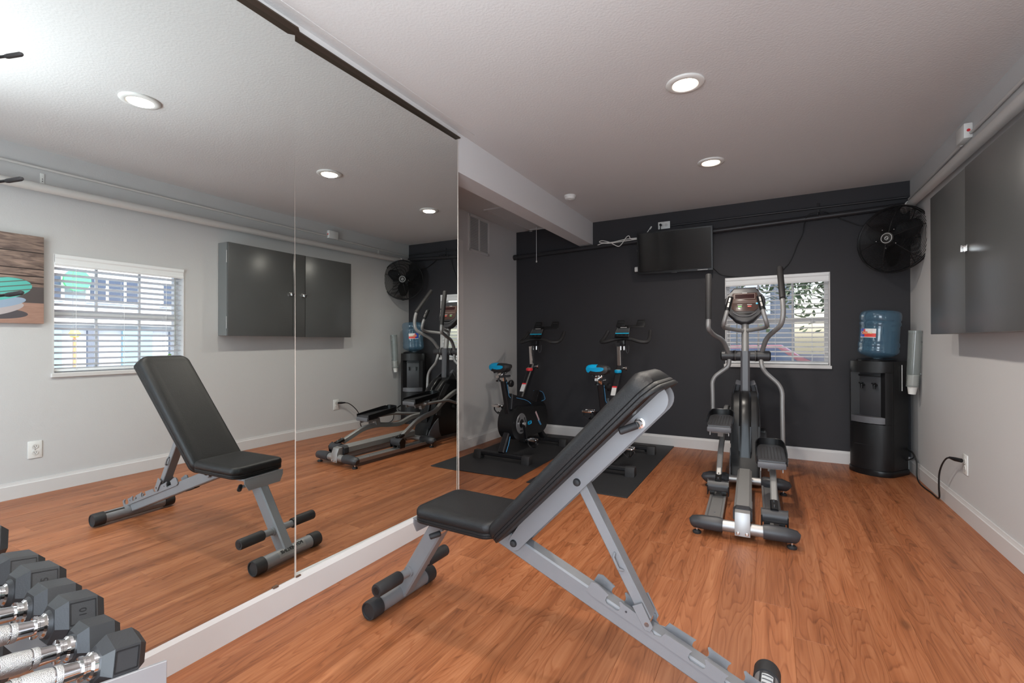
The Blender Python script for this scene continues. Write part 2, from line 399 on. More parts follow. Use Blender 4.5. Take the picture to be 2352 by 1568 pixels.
# ------------------------------------------------------------------ windows and blinds
def window(name, o, ax, w, h, depth):
    """o = lower left corner on the room face, ax = along the wall; the opening is w x h, depth points outwards"""
    o, ax, dp = Vector(o), Vector(ax), Vector(depth)
    def P(u, v, k): return o+ax*u+Vector((0, 0, v))+dp*k
    m = frame_m(o, ax, (0, 0, 1))
    sgn = 1 if (m.to_3x3() @ Vector((0, 0, 1))).dot(dp) > 0 else -1
    def bx(b, u0, u1, v0, v1, k0, k1, bev=0):
        b.box(((u0+u1)/2, (v0+v1)/2, sgn*(k0+k1)/2), (u1-u0, v1-v0, k1-k0), bev=bev)
    t = .035
    b = B(); f = t
    for a in ((0, w, 0, t), (0, w, h-t, h), (0, t, t, h-t), (w-t, w, t, h-t), (t, w-t, h/2-.02, h/2+.02)): bx(b, *a, .085, .125)
    fr = tag(b.xform(m).obj(name, trim_m, smooth=0), kind='structure')
    b = B()
    for a in ((-.0, w, -.0, .006), (0, w, h-.006, h), (0, .006, .006, h-.006), (w-.006, w, .006, h-.006)): bx(b, *a, -.004, .085)
    b.xform(m).obj('window_reveal', trim_m, fr, smooth=0)
    for v0, v1 in ((t, h/2-.02), (h/2+.02, h-t)):
        b = B(); bx(b, t, w-t, v0, v1, .103, .107); b.xform(m).obj('pane', glass_m, fr, smooth=0)
        for u in (w/3, 2*w/3):
            b = B(); bx(b, u-.008, u+.008, v0, v1, .098, .112); b.xform(m).obj('muntin', trim_m, fr, smooth=0)
    b = B(); bx(b, -.012, w+.012, -.026, .002, -.018, .09, .004); b.xform(m).obj('window_sill', trim_m, fr, smooth=0)
    return m, sgn
def blind(name, label, m, sgn, w, h, wand_u, tilt=.18, open_h=0):
    th = thing(name, label, 'blind'); th.matrix_world = m
    def bx(b, u0, u1, v0, v1, k0, k1, bev=0): return b.box(((u0+u1)/2, (v0+v1)/2, sgn*(k0+k1)/2), (u1-u0, v1-v0, k1-k0), bev=bev)
    b = B(); prof = [(0, -.078), (.008, -.078), (.012, -.066), (.008, -.056), (.008, -.030), (.014, -.020), (.014, 0), (0, 0)]
    b.prism([(-a*sgn*1.0, h-.004+z) for a, z in prof], 'x', .008, w-.008); b.xform(Matrix(((1, 0, 0, 0), (0, 0, 1, 0), (0, 1, 0, 0), (0, 0, 0, 1))))
    b.obj('valance', slat_m, th, smooth=0)
    bx(B(), .012, w-.012, h-.05, h-.006, .012, .06, .003).obj('headrail', slat_m, th)
    first = None; z = h-.098; k = 0
    while z > .045:
        if first is None:
            b = B(); pr = [(-.025, 0), (-.012, .0016), (0, .0022), (.012, .0016), (.025, 0), (.012, -.0006), (0, 0), (-.012, -.0006)]
            ct, st_ = math.cos(tilt), math.sin(tilt)     # tilt > 0 lifts the room-side edge
            pr = [(-st_*a+ct*c_, sgn*(ct*a+st_*c_)) for a, c_ in pr]
            b.prism(pr, 'x', -(w/2-.012), (w/2-.012)); first = o = b.obj('slat', slat_m, th, smooth=30)
        else:
            o = bpy.data.objects.new('slat', first.data); C.objects.link(o); o.parent = th
        o.location = (w/2, z, sgn*.036)
        z -= .0425
    bx(B(), .012, w-.012, .012, .028, .014, .060, .003).obj('bottom_rail', slat_m, th)
    for u in (.13, w/2, w-.13):
        B().cyl((u, .02, sgn*.011), (u, h-.05, sgn*.011), .0012, seg=6).obj('ladder_cord', slat_m, th)
        B().cyl((u, .02, sgn*.061), (u, h-.05, sgn*.061), .0012, seg=6).obj('ladder_cord', slat_m, th)
    B().cyl((wand_u, h*.22, sgn*-.006), (wand_u, h-.05, sgn*.0), .0035, seg=8).obj('tilt_wand', mat('grey_wand', (.3, .32, .3), .3), th)
    return th
m, sg = window('window_1', (WX0, yw(WX0)-.0, WZ0), (1, -.012, 0), WX1-WX0, WZ1-WZ0, (0, 1, 0))
blind('window_blind', 'white slatted blind on the charcoal wall behind the elliptical machine', m, sg, WX1-WX0, WZ1-WZ0, .10, tilt=-.26)
m, sg = window('window_2', (xw(VY0), VY0, VZ0), (-.0065, 1, 0), VY1-VY0, VZ1-VZ0, (1, 0, 0))
blind('window_blind', 'white slatted blind on the pale right wall, seen in the mirror beside the canvas picture', m, sg, VY1-VY0, VZ1-VZ0, VY1-VY0-.07, tilt=.32)

# ------------------------------------------------------------------ outside the windows
def far_block(name, loc, size, m): return B().box(loc, size).obj(name, m, smooth=0)
conc = mat('pale_concrete', (.45, .44, .42), .8, bump=.2, bscale=5, var=.08, vscale=1)
tag(B().box((2, 6, -.25), (60, 60, .2)).obj('ground', conc, smooth=0), kind='structure')
stucco = mat('lavender_grey_stucco', (.50, .53, .60), .85, var=.05)
whst = mat('white_stucco', (.80, .80, .80), .8, var=.03)
bluest = mat('blue_door_paint', (.25, .42, .52), .5, var=.05)
navy = mat('dark_window_glass', (.07, .09, .14), .15)
bd = thing('neighbour_building', 'lavender grey building with arched white windows, seen through the mirrored blind', 'building', (9.2, 5, -.15))
B().box((1.0, 0, 2.4), (2.0, 16, 4.8)).obj('wall', stucco, bd, smooth=0)
B().box((-.06, 0, 1.55), (.14, 16, .22)).obj('ledge', whst, bd, smooth=0)
for y in (-1.75, -.55, .65):
    f = B(); f.prism([(y-.45, 1.85), (y+.45, 1.85), (y+.45, 2.35)]+[(y+.45*math.cos(a), 2.35+.30*math.sin(a)) for a in [PI*k/10 for k in range(1, 10)]]+[(y-.45, 2.35)], 'x', -.05, .02)
    f = f.obj('window', whst, bd, smooth=0)
    for k in range(3):
        for r in range(2):
            B().box((-.055, y-.28+k*.28, 1.98+r*.24), (.02, .23, .19)).obj('pane', navy, f, smooth=0)
for y, w_ in ((-1.55, .42), (-.2, .5), (1.0, .5)): B().box((-.03, y, .75), (.08, w_, 1.2)).obj('door', bluest, bd, smooth=0)
for y in (-.9, .45): B().box((-.03, y, .95), (.08, .16, .8)).obj('pilaster', mat('slate_trim', (.15, .17, .22), .6), bd, smooth=0)
B().lathe([(0, -.03), (.19, -.03), (.19, .03), (0, .03)], (-.16, -1.17, 2.22), 'X', seg=24).obj('round_sign', mat('green_sign_paint', (.10, .62, .22), .5), bd)
def bush(name, label, loc, r, m, n=260, flower=None, leaf=.09, sq=.8):
    th = thing(name, label, 'plant', loc)
    rnd = random.Random(len(name)+int(loc[1]*10)); b = B()
    for k in range(n):
        d = Vector((rnd.gauss(0, 1), rnd.gauss(0, 1), rnd.gauss(0, 1))).normalized()*r*rnd.uniform(.45, 1.0); d.z = abs(d.z)*sq+.05
        a = Vector((rnd.uniform(-1, 1), rnd.uniform(-1, 1), rnd.uniform(-1, 1))).normalized(); c2 = a.cross(Vector((rnd.random(), rnd.random(), 1))).normalized()
        p = d; q = [p+a*leaf, p+c2*leaf*.45, p-a*leaf, p-c2*leaf*.45]; b.bm.faces.new([b.bm.verts.new(x) for x in q])
    tag(b.obj('foliage', m, th, smooth=0), kind='stuff')
    b = B()
    for k in range(5): b.cyl((0, 0, 0), (r*.3*math.cos(k*1.3), r*.3*math.sin(k*1.3), r*.6), .015, .008, seg=6)
    b.obj('stems', mat('bark', (.10, .07, .05), .9), th)
    if flower:
        b = B()
        for k in range(26):
            d = Vector((rnd.gauss(0, 1), rnd.gauss(0, 1), abs(rnd.gauss(0, 1)))).normalized()*r*.95
            b.lathe([(.0, 0), (.045, .012), (.05, .03), (0, .035)], d+Vector((0, 0, .05)), 'Z', seg=6)
        tag(b.obj('flowers', flower, th), kind='stuff')
    return th
green = mat('garden_leaf', (.14, .26, .06), .6, var=.3, vscale=20); pink = mat('pink_petals', (.70, .22, .22), .6)
bush('flowering_shrub', 'green shrub with pink flowers outside the window seen in the mirror', (7.6, 4.72, -.15), .62, green, 420, pink, sq=1.5)
bush('low_hedge', 'low pale hedge outside the window seen in the mirror', (7.9, 3.62, -.15), .42, mat('pale_leaf', (.28, .38, .18), .6, var=.2), 300)
th = thing('garden_figure', 'orange and red garden ornament on a pole outside the window seen in the mirror', 'ornament', (7.15, 3.12, -.15))
B().cyl((0, 0, 0), (0, 0, 1.20), .022).obj('pole', mat('orange_paint', (.75, .30, .16), .5), th)
B().lathe([(0, 0), (.05, .02), (.07, .07), (.03, .14), (0, .15)], (0, 0, 1.2), 'Z').obj('top', mat('yellow_paint', (.80, .62, .15), .5), th)
# behind the far wall
tag(B().box((1.2, 6.7, 2.72), (7.0, 3.3, .14)).obj('trim_sky_blocker', mat('grey_blocker_boards', (.30, .30, .31), .8, var=.05), smooth=0), kind='structure')  # unseen roof added to cut the skylight on the far window's blind
for x in (-1.6, 4.0): tag(B().box((x, 8.2, 1.25), (.12, .12, 2.8)).obj('trim_blocker_post', mat('grey_blocker_boards', (.30, .30, .31), .8), smooth=0), kind='structure')  # posts for the added roof, also out of view
bd = thing('rear_building', 'grey building across the lane, seen through the blind behind the elliptical machine', 'building', (1.6, 13, -.15))
B().box((-3.2, 1.5, 2.1), (7.6, 3, 4.2)).obj('wall', mat('grey_siding', (.20, .21, .22), .8, var=.08), bd, smooth=0)
for x in (-1.15, -.2): B().box((x, -.03, 2.3), (.6, .08, .9)).obj('window', whst, bd, smooth=0)
B().box((-3.2, -.2, 4.25), (8, 3.6, .2)).obj('eave', mat('dark_eave', (.08, .08, .085), .7), bd, smooth=0)
B().box((3.0, -.5, .45), (5.0, .25, .9)).obj('low_wall', mat('grey_block', (.25, .24, .24), .9, var=.1), bd, smooth=0)
th = thing('street_tree', 'dark leafy tree outside the window behind the elliptical machine', 'tree', (2.75, 9.4, -.15))
B().tube(catmull([(0, 0, 0), (.03, 0, 1.0), (-.1, .05, 1.9), (-.3, 0, 2.7)]), .09, 8, None).obj('trunk', mat('bark', (.10, .07, .05), .9), th)
rnd = random.Random(5); b = B()
for k in range(1500):
    d = Vector((rnd.gauss(0, .62)-.25, rnd.gauss(0, .4), 2.45+rnd.gauss(0, .42)))
    a = Vector((rnd.uniform(-1, 1), rnd.uniform(-1, 1), rnd.uniform(-1, 1))).normalized(); c2 = a.cross(Vector((rnd.random(), rnd.random(), 1))).normalized()
    b.bm.faces.new([b.bm.verts.new(x) for x in (d+a*.08, d+c2*.035, d-a*.08, d-c2*.035)])
tag(b.obj('foliage', mat('dark_leaf', (.045, .075, .04), .6, var=.3, vscale=10), th, smooth=0), kind='stuff')
th = thing('parked_car', 'red parked car low outside the window behind the elliptical machine', 'car', (1.2, 11.4, -.35), 0)
B().prism([(-2, .3), (-1.95, .75), (-1.2, .85), (-.7, 1.3), (.7, 1.32), (1.3, .88), (2.0, .78), (2.05, .3)], 'y', -.8, .8, .06).obj('body', mat('dull_red_car_paint', (.22, .10, .11), .4, coat=.2), th)
B().prism([(-1.05, .88), (-.63, 1.24), (.62, 1.26), (1.1, .9)], 'y', -.82, .82, .01).obj('side_window', navy, th)
for x in (-1.3, 1.3):
    for y in (-.72, .72): B().lathe([(0, -.1), (.2, -.1), (.32, -.08), (.32, .08), (.2, .1), (0, .1)], (x, y, .32), 'Y', seg=20).obj('wheel', rubber_m, th)

# ------------------------------------------------------------------ ceiling and wall fittings
LX = 1.3145
for i, (y, lb) in enumerate(((.11, 'round recessed downlight in the ceiling nearest the camera, behind the dumbbells'), (1.30, 'lit recessed downlight seen only in the mirror, leftmost of the ceiling lights'),
                             (2.494, 'large lit recessed downlight, nearer of the two on the ceiling'), (3.677, 'lit recessed downlight farther back, closer to the charcoal wall'))):
    th = thing('downlight', lb, 'ceiling light', (LX, y, H), 0, 'recessed downlights')
    B().lathe([(.092, 0), (.093, -.004), (.089, -.009), (.064, -.012), (.060, -.009), (.0585, -.002), (.0585, 0)], (0, 0, 0), 'Z', 40, cap=False).obj('trim_ring', white_m, th, smooth=60)
    B().lathe([(0, -.0045), (.059, -.0045), (.059, -.001), (0, -.001)], (0, 0, 0), 'Z', 40).obj('diffuser', lamp_m, th)
    d = bpy.data.lights.new('downlight_lamp', 'AREA'); d.shape = 'DISK'; d.size = .11; d.energy = 7; d.color = (1, .93, .84); d.spread = math.radians(160)
    o = bpy.data.objects.new('downlight_lamp', d); C.objects.link(o); o.parent = th; o.location = (0, 0, -.014)
th = thing('smoke_detector', 'small round white smoke detector on the ceiling by the beam', 'smoke detector', (.134, 3.92, H))
B().lathe([(0, 0), (.052, 0), (.052, -.012), (.047, -.016), (.044, -.030), (.036, -.036), (0, -.037)], seg=32).obj('body', white_m, th)
B().lathe([(.0, -.036), (.010, -.037), (.009, -.040), (0, -.041)], seg=16).obj('test_button', ltgrey_m, th)
# attic hatch and its pull cord in the alcove ceiling
th = thing('attic_hatch', 'white attic hatch frame in the alcove ceiling behind the beam', 'hatch', (-.55, 4.45, H))
b = B(); w_, l_ = .20, .52
for c_, s_ in (((-w_, 0, -.006), (.03, 2*l_, .012)), ((w_, 0, -.006), (.03, 2*l_, .012)), ((0, -l_, -.006), (2*w_+.03, .03, .012)), ((0, l_-.1, -.006), (2*w_+.03, .03, .012))): b.box(c_, s_)
b.obj('frame', trim_m, th, smooth=0); B().box((0, -.05, -.003), (2*w_-.03, 2*l_-.14, .006)).obj('panel', ceil_m, th, smooth=0)
th = thing('pull_cord', 'thin white pull cord hanging from the alcove ceiling before the charcoal wall', 'cord', (-.611, 4.785, H))
B().cyl((0, 0, 0), (0, 0, -.385), .0028, seg=8).obj('cord', slat_m, th); B().lathe([(0, 0), (.007, -.004), (.008, -.02), (0, -.026)], (0, 0, -.38), seg=12).obj('cord_end', white_m, th)
# return-air grille
th = thing('air_vent', 'white louvred air vent high on the alcove wall', 'vent', (ALC, 4.11, 2.145))
b = B()
for c_, s_ in (((.006, -.185, 0), (.012, .024, .37)), ((.006, .185, 0), (.012, .024, .37)), ((.006, 0, .175), (.012, .37, .024)), ((.006, 0, -.175), (.012, .37, .024)), ((.006, 0, 0), (.012, .018, .35))): b.box(c_, s_)
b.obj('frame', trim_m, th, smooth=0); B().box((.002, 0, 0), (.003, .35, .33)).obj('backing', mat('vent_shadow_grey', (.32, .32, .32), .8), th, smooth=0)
for k in range(20):
    for y in (-.092, .092): B().box((.007, y, -.155+k*.0163), (.009, .160, .002), rot=(0, .6, 0)).obj('louvre', trim_m, th, smooth=0)
# pipes and conduit
pb = mat('charcoal_pipe_paint', (.024, .024, .027), .4)
th = thing('large_pipe', 'long charcoal painted pipe across the dark far wall', 'pipe', (0, L, 0))
B().cyl((ALC+.0, -.050, 2.035), (W-.03, -.065, 2.137), .024, seg=20).obj('pipe', pb, th)
B().cyl((ALC+.0, -.050, 2.035), (ALC+.05, -.050, 2.0375), .031, seg=20).obj('pipe_collar', pb, th)
th = thing('pipe_bracket', 'small charcoal bracket holding the dark pipe above the window', 'bracket', (2.06, yw(2.06), 2.13))
B().box((0, -.004, .05), (.022, .006, .14), bev=.002).obj('strap', pb, th); B().tube([(0, -.03+.03*math.cos(a), .0+.03*math.sin(a)) for a in [PI*k/10*1.2-.3 for k in range(11)]], .004, 8).obj('hook', pb, th)
th = thing('thin_conduit', 'thin charcoal conduit running above the large pipe on the far wall', 'conduit', (0, L, 0))
B().tube(catmull([(.82, -.02, 2.205), (1.6, -.03, 2.208), (2.55, -.046, 2.207), (W-.02, -.05, 2.207)], 3), .0095, 12).obj('tube', pb, th)
wp = mat('pale_pipe_paint', (.58, .56, .54), .4)
th = thing('large_pipe', 'long pale pipe running along the top of the right wall', 'pipe', (0, 0, 0))
B().cyl((2.652, YB+.02, 2.058), (2.642, 4.87, 2.104), .029, seg=24).obj('pipe', wp, th)
B().lathe([(.034, -.02), (.036, 0), (.034, .02)], (2.642, 4.70, 2.102), 'Y', 24).obj('pipe_collar', wp, th)
th = thing('thin_conduit', 'thin pale conduit above the pale pipe on the right wall', 'conduit', (0, 0, 0))
B().tube([(xw(YB)-.012, YB+.02, 2.215), (xw(2)-.012, 2, 2.215), (xw(3.56)-.012, 3.56, 2.215)], .009, 12).obj('tube', wp, th)
B().tube([(xw(3.7)-.012, 3.71, 2.200), (xw(4.85)-.012, 4.86, 2.185)], .009, 12).obj('tube', wp, th)
th = thing('junction_box', 'white surface junction box on the right wall above the pale pipe', 'electrical box', (xw(3.63), 3.635, 2.235))
B().box((-.02, 0, 0), (.04, .125, .085), bev=.005).obj('box', white_m, th); B().cyl((-.02, -.063, 0), (-.02, -.066, 0), .008, seg=12).obj('knockout', red_m, th)
for y, lb in ((1.351, 'white pipe strap on the right wall above the canvas picture'), (4.34, 'small white pipe strap on the right wall near the fan')):
    th = thing('pipe_strap', lb, 'bracket', (xw(y), y, 2.13))
    B().box((-.003, 0, .01), (.005, .022, .085), bev=.002).obj('strap', white_m, th)
    for z in (0, .015): B().cyl((-.006, 0, z), (-.007, 0, z), .003, seg=8).obj('screw', dgrey_m, th)
# outlets
def duplex(name, label, loc, nx_, ny_, horiz=False, both=True):
    """nx_ = outward normal, ny_ = sideways direction"""
    th = thing(name, label, 'outlet'); m = frame_m(loc, ny_, (0, 0, 1)); n = m.to_3x3() @ Vector((0, 0, 1))
    s_ = 1 if n.dot(Vector(nx_)) > 0 else -1
    if horiz: m = m @ Matrix.Rotation(PI/2, 4, 'Z')
    th.matrix_world = m
    B().box((0, 0, s_*.003), (.072, .116, .006), bev=.002).obj('cover_plate', white_m, th)
    for v in (.0205, -.0205):
        B().lathe([(0, 0), (.0165, 0), (.0165, s_*.0025), (0, s_*.0025)], (0, v, s_*.006), 'Z', 20).obj('receptacle', mat('outlet_face', (.62, .61, .59), .4), th)
        for u in (-.006, .006): B().box((u, v+.003, s_*.0088), (.002, .008, .0006)).obj('slot', dgrey_m, th, smooth=0)
        B().cyl((0, v-.008, s_*.0085), (0, v-.008, s_*.0092), .0022, seg=8).obj('ground_hole', dgrey_m, th)
    B().cyl((0, 0, s_*.006), (0, 0, s_*.0075), .003, seg=8).obj('screw', alu_m, th)
    return th
duplex('wall_outlet', 'white duplex outlet low on the right wall below the canvas picture, seen in the mirror', (xw(1.316), 1.316, .304), (-1, 0, 0), (0, 1, 0))
duplex('wall_outlet', 'white duplex outlet on the right wall with a black plug in it', (xw(3.70), 3.70, .322), (-1, 0, 0), (0, 1, 0))
duplex('wall_outlet', 'white horizontal outlet on the charcoal wall just above the television', (.752, yw(.75), 2.219), (0, -1, 0), (1, 0, 0), True)

# ------------------------------------------------------------------ right wall: cabinet and canvas
th = thing('wall_cabinet', 'big grey two-door cabinet mounted on the right wall below the pale pipe', 'cabinet', (xw(3.16), 2.535, 1.0875))
B().box((-.062, .63, .419), (.124, 1.262, .838), bev=.002).obj('body', cabs_m, th, smooth=0)
d = B().box((-.133, .331, .419), (.018, .66, .838), bev=.002).obj('door', cab_m, th)
d2 = B().box((-.131, .965, .419), (.014, .594, .838), bev=.002).obj('door', cab_m, th)
for z in (.12, .71): B().cyl((-.126, -.002, z-.055), (-.126, -.002, z+.055), .0045, seg=10).obj('hinge', alu_m, d)
for z in (.12, .71): B().cyl((-.126, 1.265, z-.055), (-.126, 1.265, z+.055), .0045, seg=10).obj('hinge', alu_m, d2)
b = B(); b.box((-.146, .632, .424), (.008, .030, .034), bev=.002); b.box((-.156, .640, .424), (.018, .006, .034), bev=.001); b.obj('latch', chrome_m, d)
b = B(); b.box((-.140, .675, .424), (.006, .018, .030), bev=.001); b.tube([(-.150, .655, .424+.010*math.cos(a)) if 0 else (-.150-.006*math.sin(a), .660+.010*math.cos(a), .424) for a in [PI*k/6 for k in range(7)]], .0022, 8); b.obj('hasp', chrome_m, d2)
def canvas_mat():
    m = bpy.data.materials.new('printed_canvas'); m.use_nodes = True; nt = m.node_tree; N = nt.nodes.new; K = nt.links.new; p = nt.nodes['Principled BSDF']
    tc = N('ShaderNodeTexCoord'); sp = N('ShaderNodeSeparateXYZ'); K(tc.outputs['Object'], sp.inputs[0])
    def ma(op, a, b=None, c=None):
        n = N('ShaderNodeMath'); n.operation = op
        for i, v in enumerate((a, b, c)):
            if v is None: continue
            if isinstance(v, (int, float)): n.inputs[i].default_value = v
            else: K(v, n.inputs[i])
        return n.outputs[0]
    y, z = sp.outputs['Y'], sp.outputs['Z']        # local: y 0 (left in mirror) .. .6, z 0 .. .588
    sc_ = N('ShaderNodeVectorMath'); sc_.operation = 'MULTIPLY'; sc_.inputs[1].default_value = (1, 6, 40); K(tc.outputs['Object'], sc_.inputs[0])
    n = N('ShaderNodeTexNoise'); n.inputs['Scale'].default_value = 1.2; n.inputs['Detail'].default_value = 6; n.inputs['Distortion'].default_value = 1.2; K(sc_.outputs[0], n.inputs['Vector'])
    wd = N('ShaderNodeValToRGB'); e = wd.color_ramp.elements; e[0].position = .3; e[0].color = (.08, .055, .05, 1); e[1].position = .72; e[1].color = (.38, .27, .22, 1); K(n.outputs['Fac'], wd.inputs[0])
    def mix(f, a, b):
        q = N('ShaderNodeMix'); q.data_type = 'RGBA'
        for k, v in (('Factor', f), ('A', a), ('B', b)):
            if isinstance(v, tuple): q.inputs[k].default_value = (*v, 1)
            else: K(v, q.inputs[k])
        return q.outputs['Result']
    col = wd.outputs[0]
    for h in (.09+.10, .27, .315, .365, .475): col = mix(ma('COMPARE', z, h, .0035), col, (.03, .02, .018))
    low = ma('LESS_THAN', z, .245); col = mix(ma('MULTIPLY', low, ma('GREATER_THAN', z, .135)), col, (.10, .085, .085))
    tb = ma('LESS_THAN', z, .137); n2 = mix(n.outputs['Fac'], (.30, .17, .13), (.52, .33, .26)); col = mix(tb, col, n2)
    def ell(cy, cz, ry, rz, sh=0):
        dy = ma('DIVIDE', ma('SUBTRACT', y, cy), ry)
        zz = ma('SUBTRACT', ma('SUBTRACT', z, cz), ma('MULTIPLY', ma('SUBTRACT', y, cy), sh))
        dz = ma('DIVIDE', zz, rz)
        return ma('LESS_THAN', ma('ADD', ma('MULTIPLY', dy, dy), ma('MULTIPLY', dz, dz)), 1)
    col = mix(ell(.36, .06, .16, .035), col, (.10, .09, .10))
    col = mix(ell(.36, .085, .14, .04, .25), col, (.50, .45, .46))
    col = mix(ell(.36, .125, .15, .035, .2), col, (.32, .42, .55))
    t = ell(.36, .215, .18, .075, .18)
    st = ma('LESS_THAN', ma('FRACT', ma('MULTIPLY', ma('SUBTRACT', z, ma('MULTIPLY', y, .2)), 32)), .78)
    col = mix(t, col, mix(st, (.12, .16, .14), (.12, .52, .46)))
    K(col, p.inputs['Base Color']); p.inputs['Roughness'].default_value = .6
    return m
th = thing('canvas_picture', 'canvas print of brown planks and teal stripes at the mirror left edge', 'picture', (xw(1.05), .752, 1.157))
B().box((-.0175, .30, .294), (.032, .600, .588), bev=.003).obj('canvas', canvas_mat(), th)

# ------------------------------------------------------------------ television and its cables
th = thing('television', 'flat black wall television tilted down above the exercise bikes', 'television', (.868, 4.772, 1.925))
rot = (math.radians(8.5), 0, 0)
R_ = Matrix.Rotation(math.radians(8.5), 4, 'X') @ Matrix.Rotation(math.radians(.4), 4, 'Y')
B().box((0, .02, 0), (.70, .035, .408), bev=.006).xform(R_).obj('case', black_m, th)
B().box((0, .0015, .008), (.672, .004, .374)).xform(R_).obj('screen', screen_m, th, smooth=0)
b = B(); b.box((0, .0, .198), (.70, .006, .012)); b.box((0, .0, -.195), (.70, .008, .018)); b.box((-.344, 0, 0), (.012, .006, .40)); b.box((.344, 0, 0), (.012, .006, .40)); b.xform(R_).obj('bezel', blackg_m, th, smooth=0)
B().box((.0, -.003, -.206), (.05, .008, .007), bev=.002).xform(R_).obj('sensor_window', dgrey_m, th)
B().box((.26, -.0048, -.196), (.09, .001, .004)).xform(R_).obj('maker_print', ltgrey_m, th, smooth=0)
b = B(); b.box((0, .055, 0), (.22, .04, .22), bev=.004); b.xform(R_); b.box((0, .10, .0), (.06, .08, .12)); b.box((0, .139, 0), (.16, .014, .26)); b.obj('wall_bracket', dgrey_m, th)
def cable(name, label, pts, r, m, cat='cord', extra=None):
    th = thing(name, label, cat, (0, 0, 0)); B().tube(catmull(pts, 7), r, 8).obj('cable', m, th, smooth=60)
    if extra: extra(th)
    return th
cable('white_cable', 'white coiled cable lying on the dark pipe left of the television',
      [(.059, 4.86, 2.072), (.133, 4.84, 2.086), (.216, 4.835, 2.078), (.35, 4.835, 2.085), (.52, 4.84, 2.094), (.44, 4.83, 2.10), (.419, 4.83, 2.132), (.39, 4.83, 2.12), (.345, 4.83, 2.06), (.31, 4.83, 2.036), (.26, 4.83, 2.06), (.216, 4.83, 2.088), (.14, 4.83, 2.112), (.105, 4.83, 2.106), (.13, 4.83, 2.092), (.25, 4.825, 2.085), (.38, 4.825, 2.10), (.53, 4.84, 2.105)], .0042, paper_m)
cable('white_cable', 'short white cable with a plug end poking up above the television', [(.575, 4.86, 2.12), (.594, 4.86, 2.15), (.612, 4.87, 2.18), (.628, 4.885, 2.207)], .004, paper_m,
      extra=lambda t: B().cyl((.620, 4.88, 2.19), (.632, 4.89, 2.215), .008, .007, 10).obj('plug', paper_m, t))
cable('white_cable', 'white cable bundle hanging below the left edge of the television', [(.500, 4.86, 1.985), (.506, 4.855, 1.90), (.508, 4.85, 1.82), (.498, 4.85, 1.785)], .006, paper_m,
      extra=lambda t: B().box((.488, 4.85, 1.785), (.035, .02, .05), bev=.008).obj('cable_tie', paper_m, t))
cable('power_cord', 'black cord plugged into the outlet above the television', [(.722, yw(.7)-.02, 2.222), (.724, 4.88, 2.20), (.724, 4.875, 2.15), (.73, 4.87, 2.08)], .004, black_m, extra=lambda t: B().cyl((.722, 4.91, 2.222), (.722, 4.885, 2.222), .012, seg=12).obj('plug', black_m, t))
cable('power_cord', 'thin black cord from the television down to the window corner', [(1.205, 4.82, 1.752), (1.24, 4.885, 1.715), (1.285, 4.90, 1.68), (1.366, 4.90, 1.660), (1.43, 4.90, 1.650)], .0035, black_m)
cable('power_cord', 'black cord looping from the fan over the dark pipe to the window', [(2.50, 4.80, 1.985), (2.384, 4.87, 2.008), (2.343, 4.88, 2.02), (2.261, 4.88, 2.062), (2.16, 4.87, 2.12), (2.10, 4.825, 2.15), (2.03, 4.825, 2.155), (1.973, 4.83, 2.135), (1.953, 4.87, 2.07), (1.940, 4.895, 1.99), (1.901, 4.895, 1.906), (1.882, 4.895, 1.848), (1.842, 4.895, 1.753), (1.803, 4.895, 1.705), (1.76, 4.89, 1.66)], .0038, black_m)

# ------------------------------------------------------------------ wall fan
th = thing('wall_fan', 'round black caged fan mounted high in the far right corner', 'fan', (2.526, 4.615, 1.832))
az = math.atan2(-.60, -.80)   # the fan looks along (-.6, -.8)
Rf = frame_m((0, 0, 0), (.80, -.60, 0), (0, 0, 1)); # local z = x cross y
zdir = Rf.to_3x3() @ Vector((0, 0, 1))
if zdir.dot(Vector((-.6, -.8, 0))) < 0: Rf = frame_m((0, 0, 0), (-.80, .60, 0), (0, 0, 1))
RR = .252
def ring(b, r, z, t, seg=56, n=6): b.tube([(r*math.cos(2*PI*k/seg), r*math.sin(2*PI*k/seg), z) for k in range(seg)], t, n, closed=True)
b = B(); ring(b, RR, 0, .008, 64, 10); ring(b, RR, -.018, .006, 64, 8); b.lathe([(RR-.004, -.02), (RR+.002, -.02), (RR+.002, .002), (RR-.004, .002)], seg=64, cap=False); b.xform(Rf).obj('cage_rim', blackg_m, th)
def dome(r): return .085*math.sqrt(max(0, 1-(r/RR)**2.6))
b = B()
for k in range(30):
    r = .045+k*.0069; ring(b, r, dome(r), .0014, 48, 4)
tag(b.xform(Rf).obj('front_grille', black_m, th), kind='stuff')
for k in range(6):
    a = k*PI/3+.3; B().tube([(r*math.cos(a), r*math.sin(a), dome(r)+.001) for r in [.03+.0245*j for j in range(10)]], .0028, 6).xform(Rf).obj('grille_rib', black_m, th)
b = B()
for k in range(26):
    r = .05+k*.0078; ring(b, r, -.02-dome(r)*.8, .0014, 40, 4)
tag(b.xform(Rf).obj('rear_grille', black_m, th), kind='stuff')
for k in range(6):
    a = k*PI/3; B().tube([(r*math.cos(a), r*math.sin(a), -.021-dome(r)*.8) for r in [.03+.0245*j for j in range(10)]], .003, 6).xform(Rf).obj('rear_rib', black_m, th)
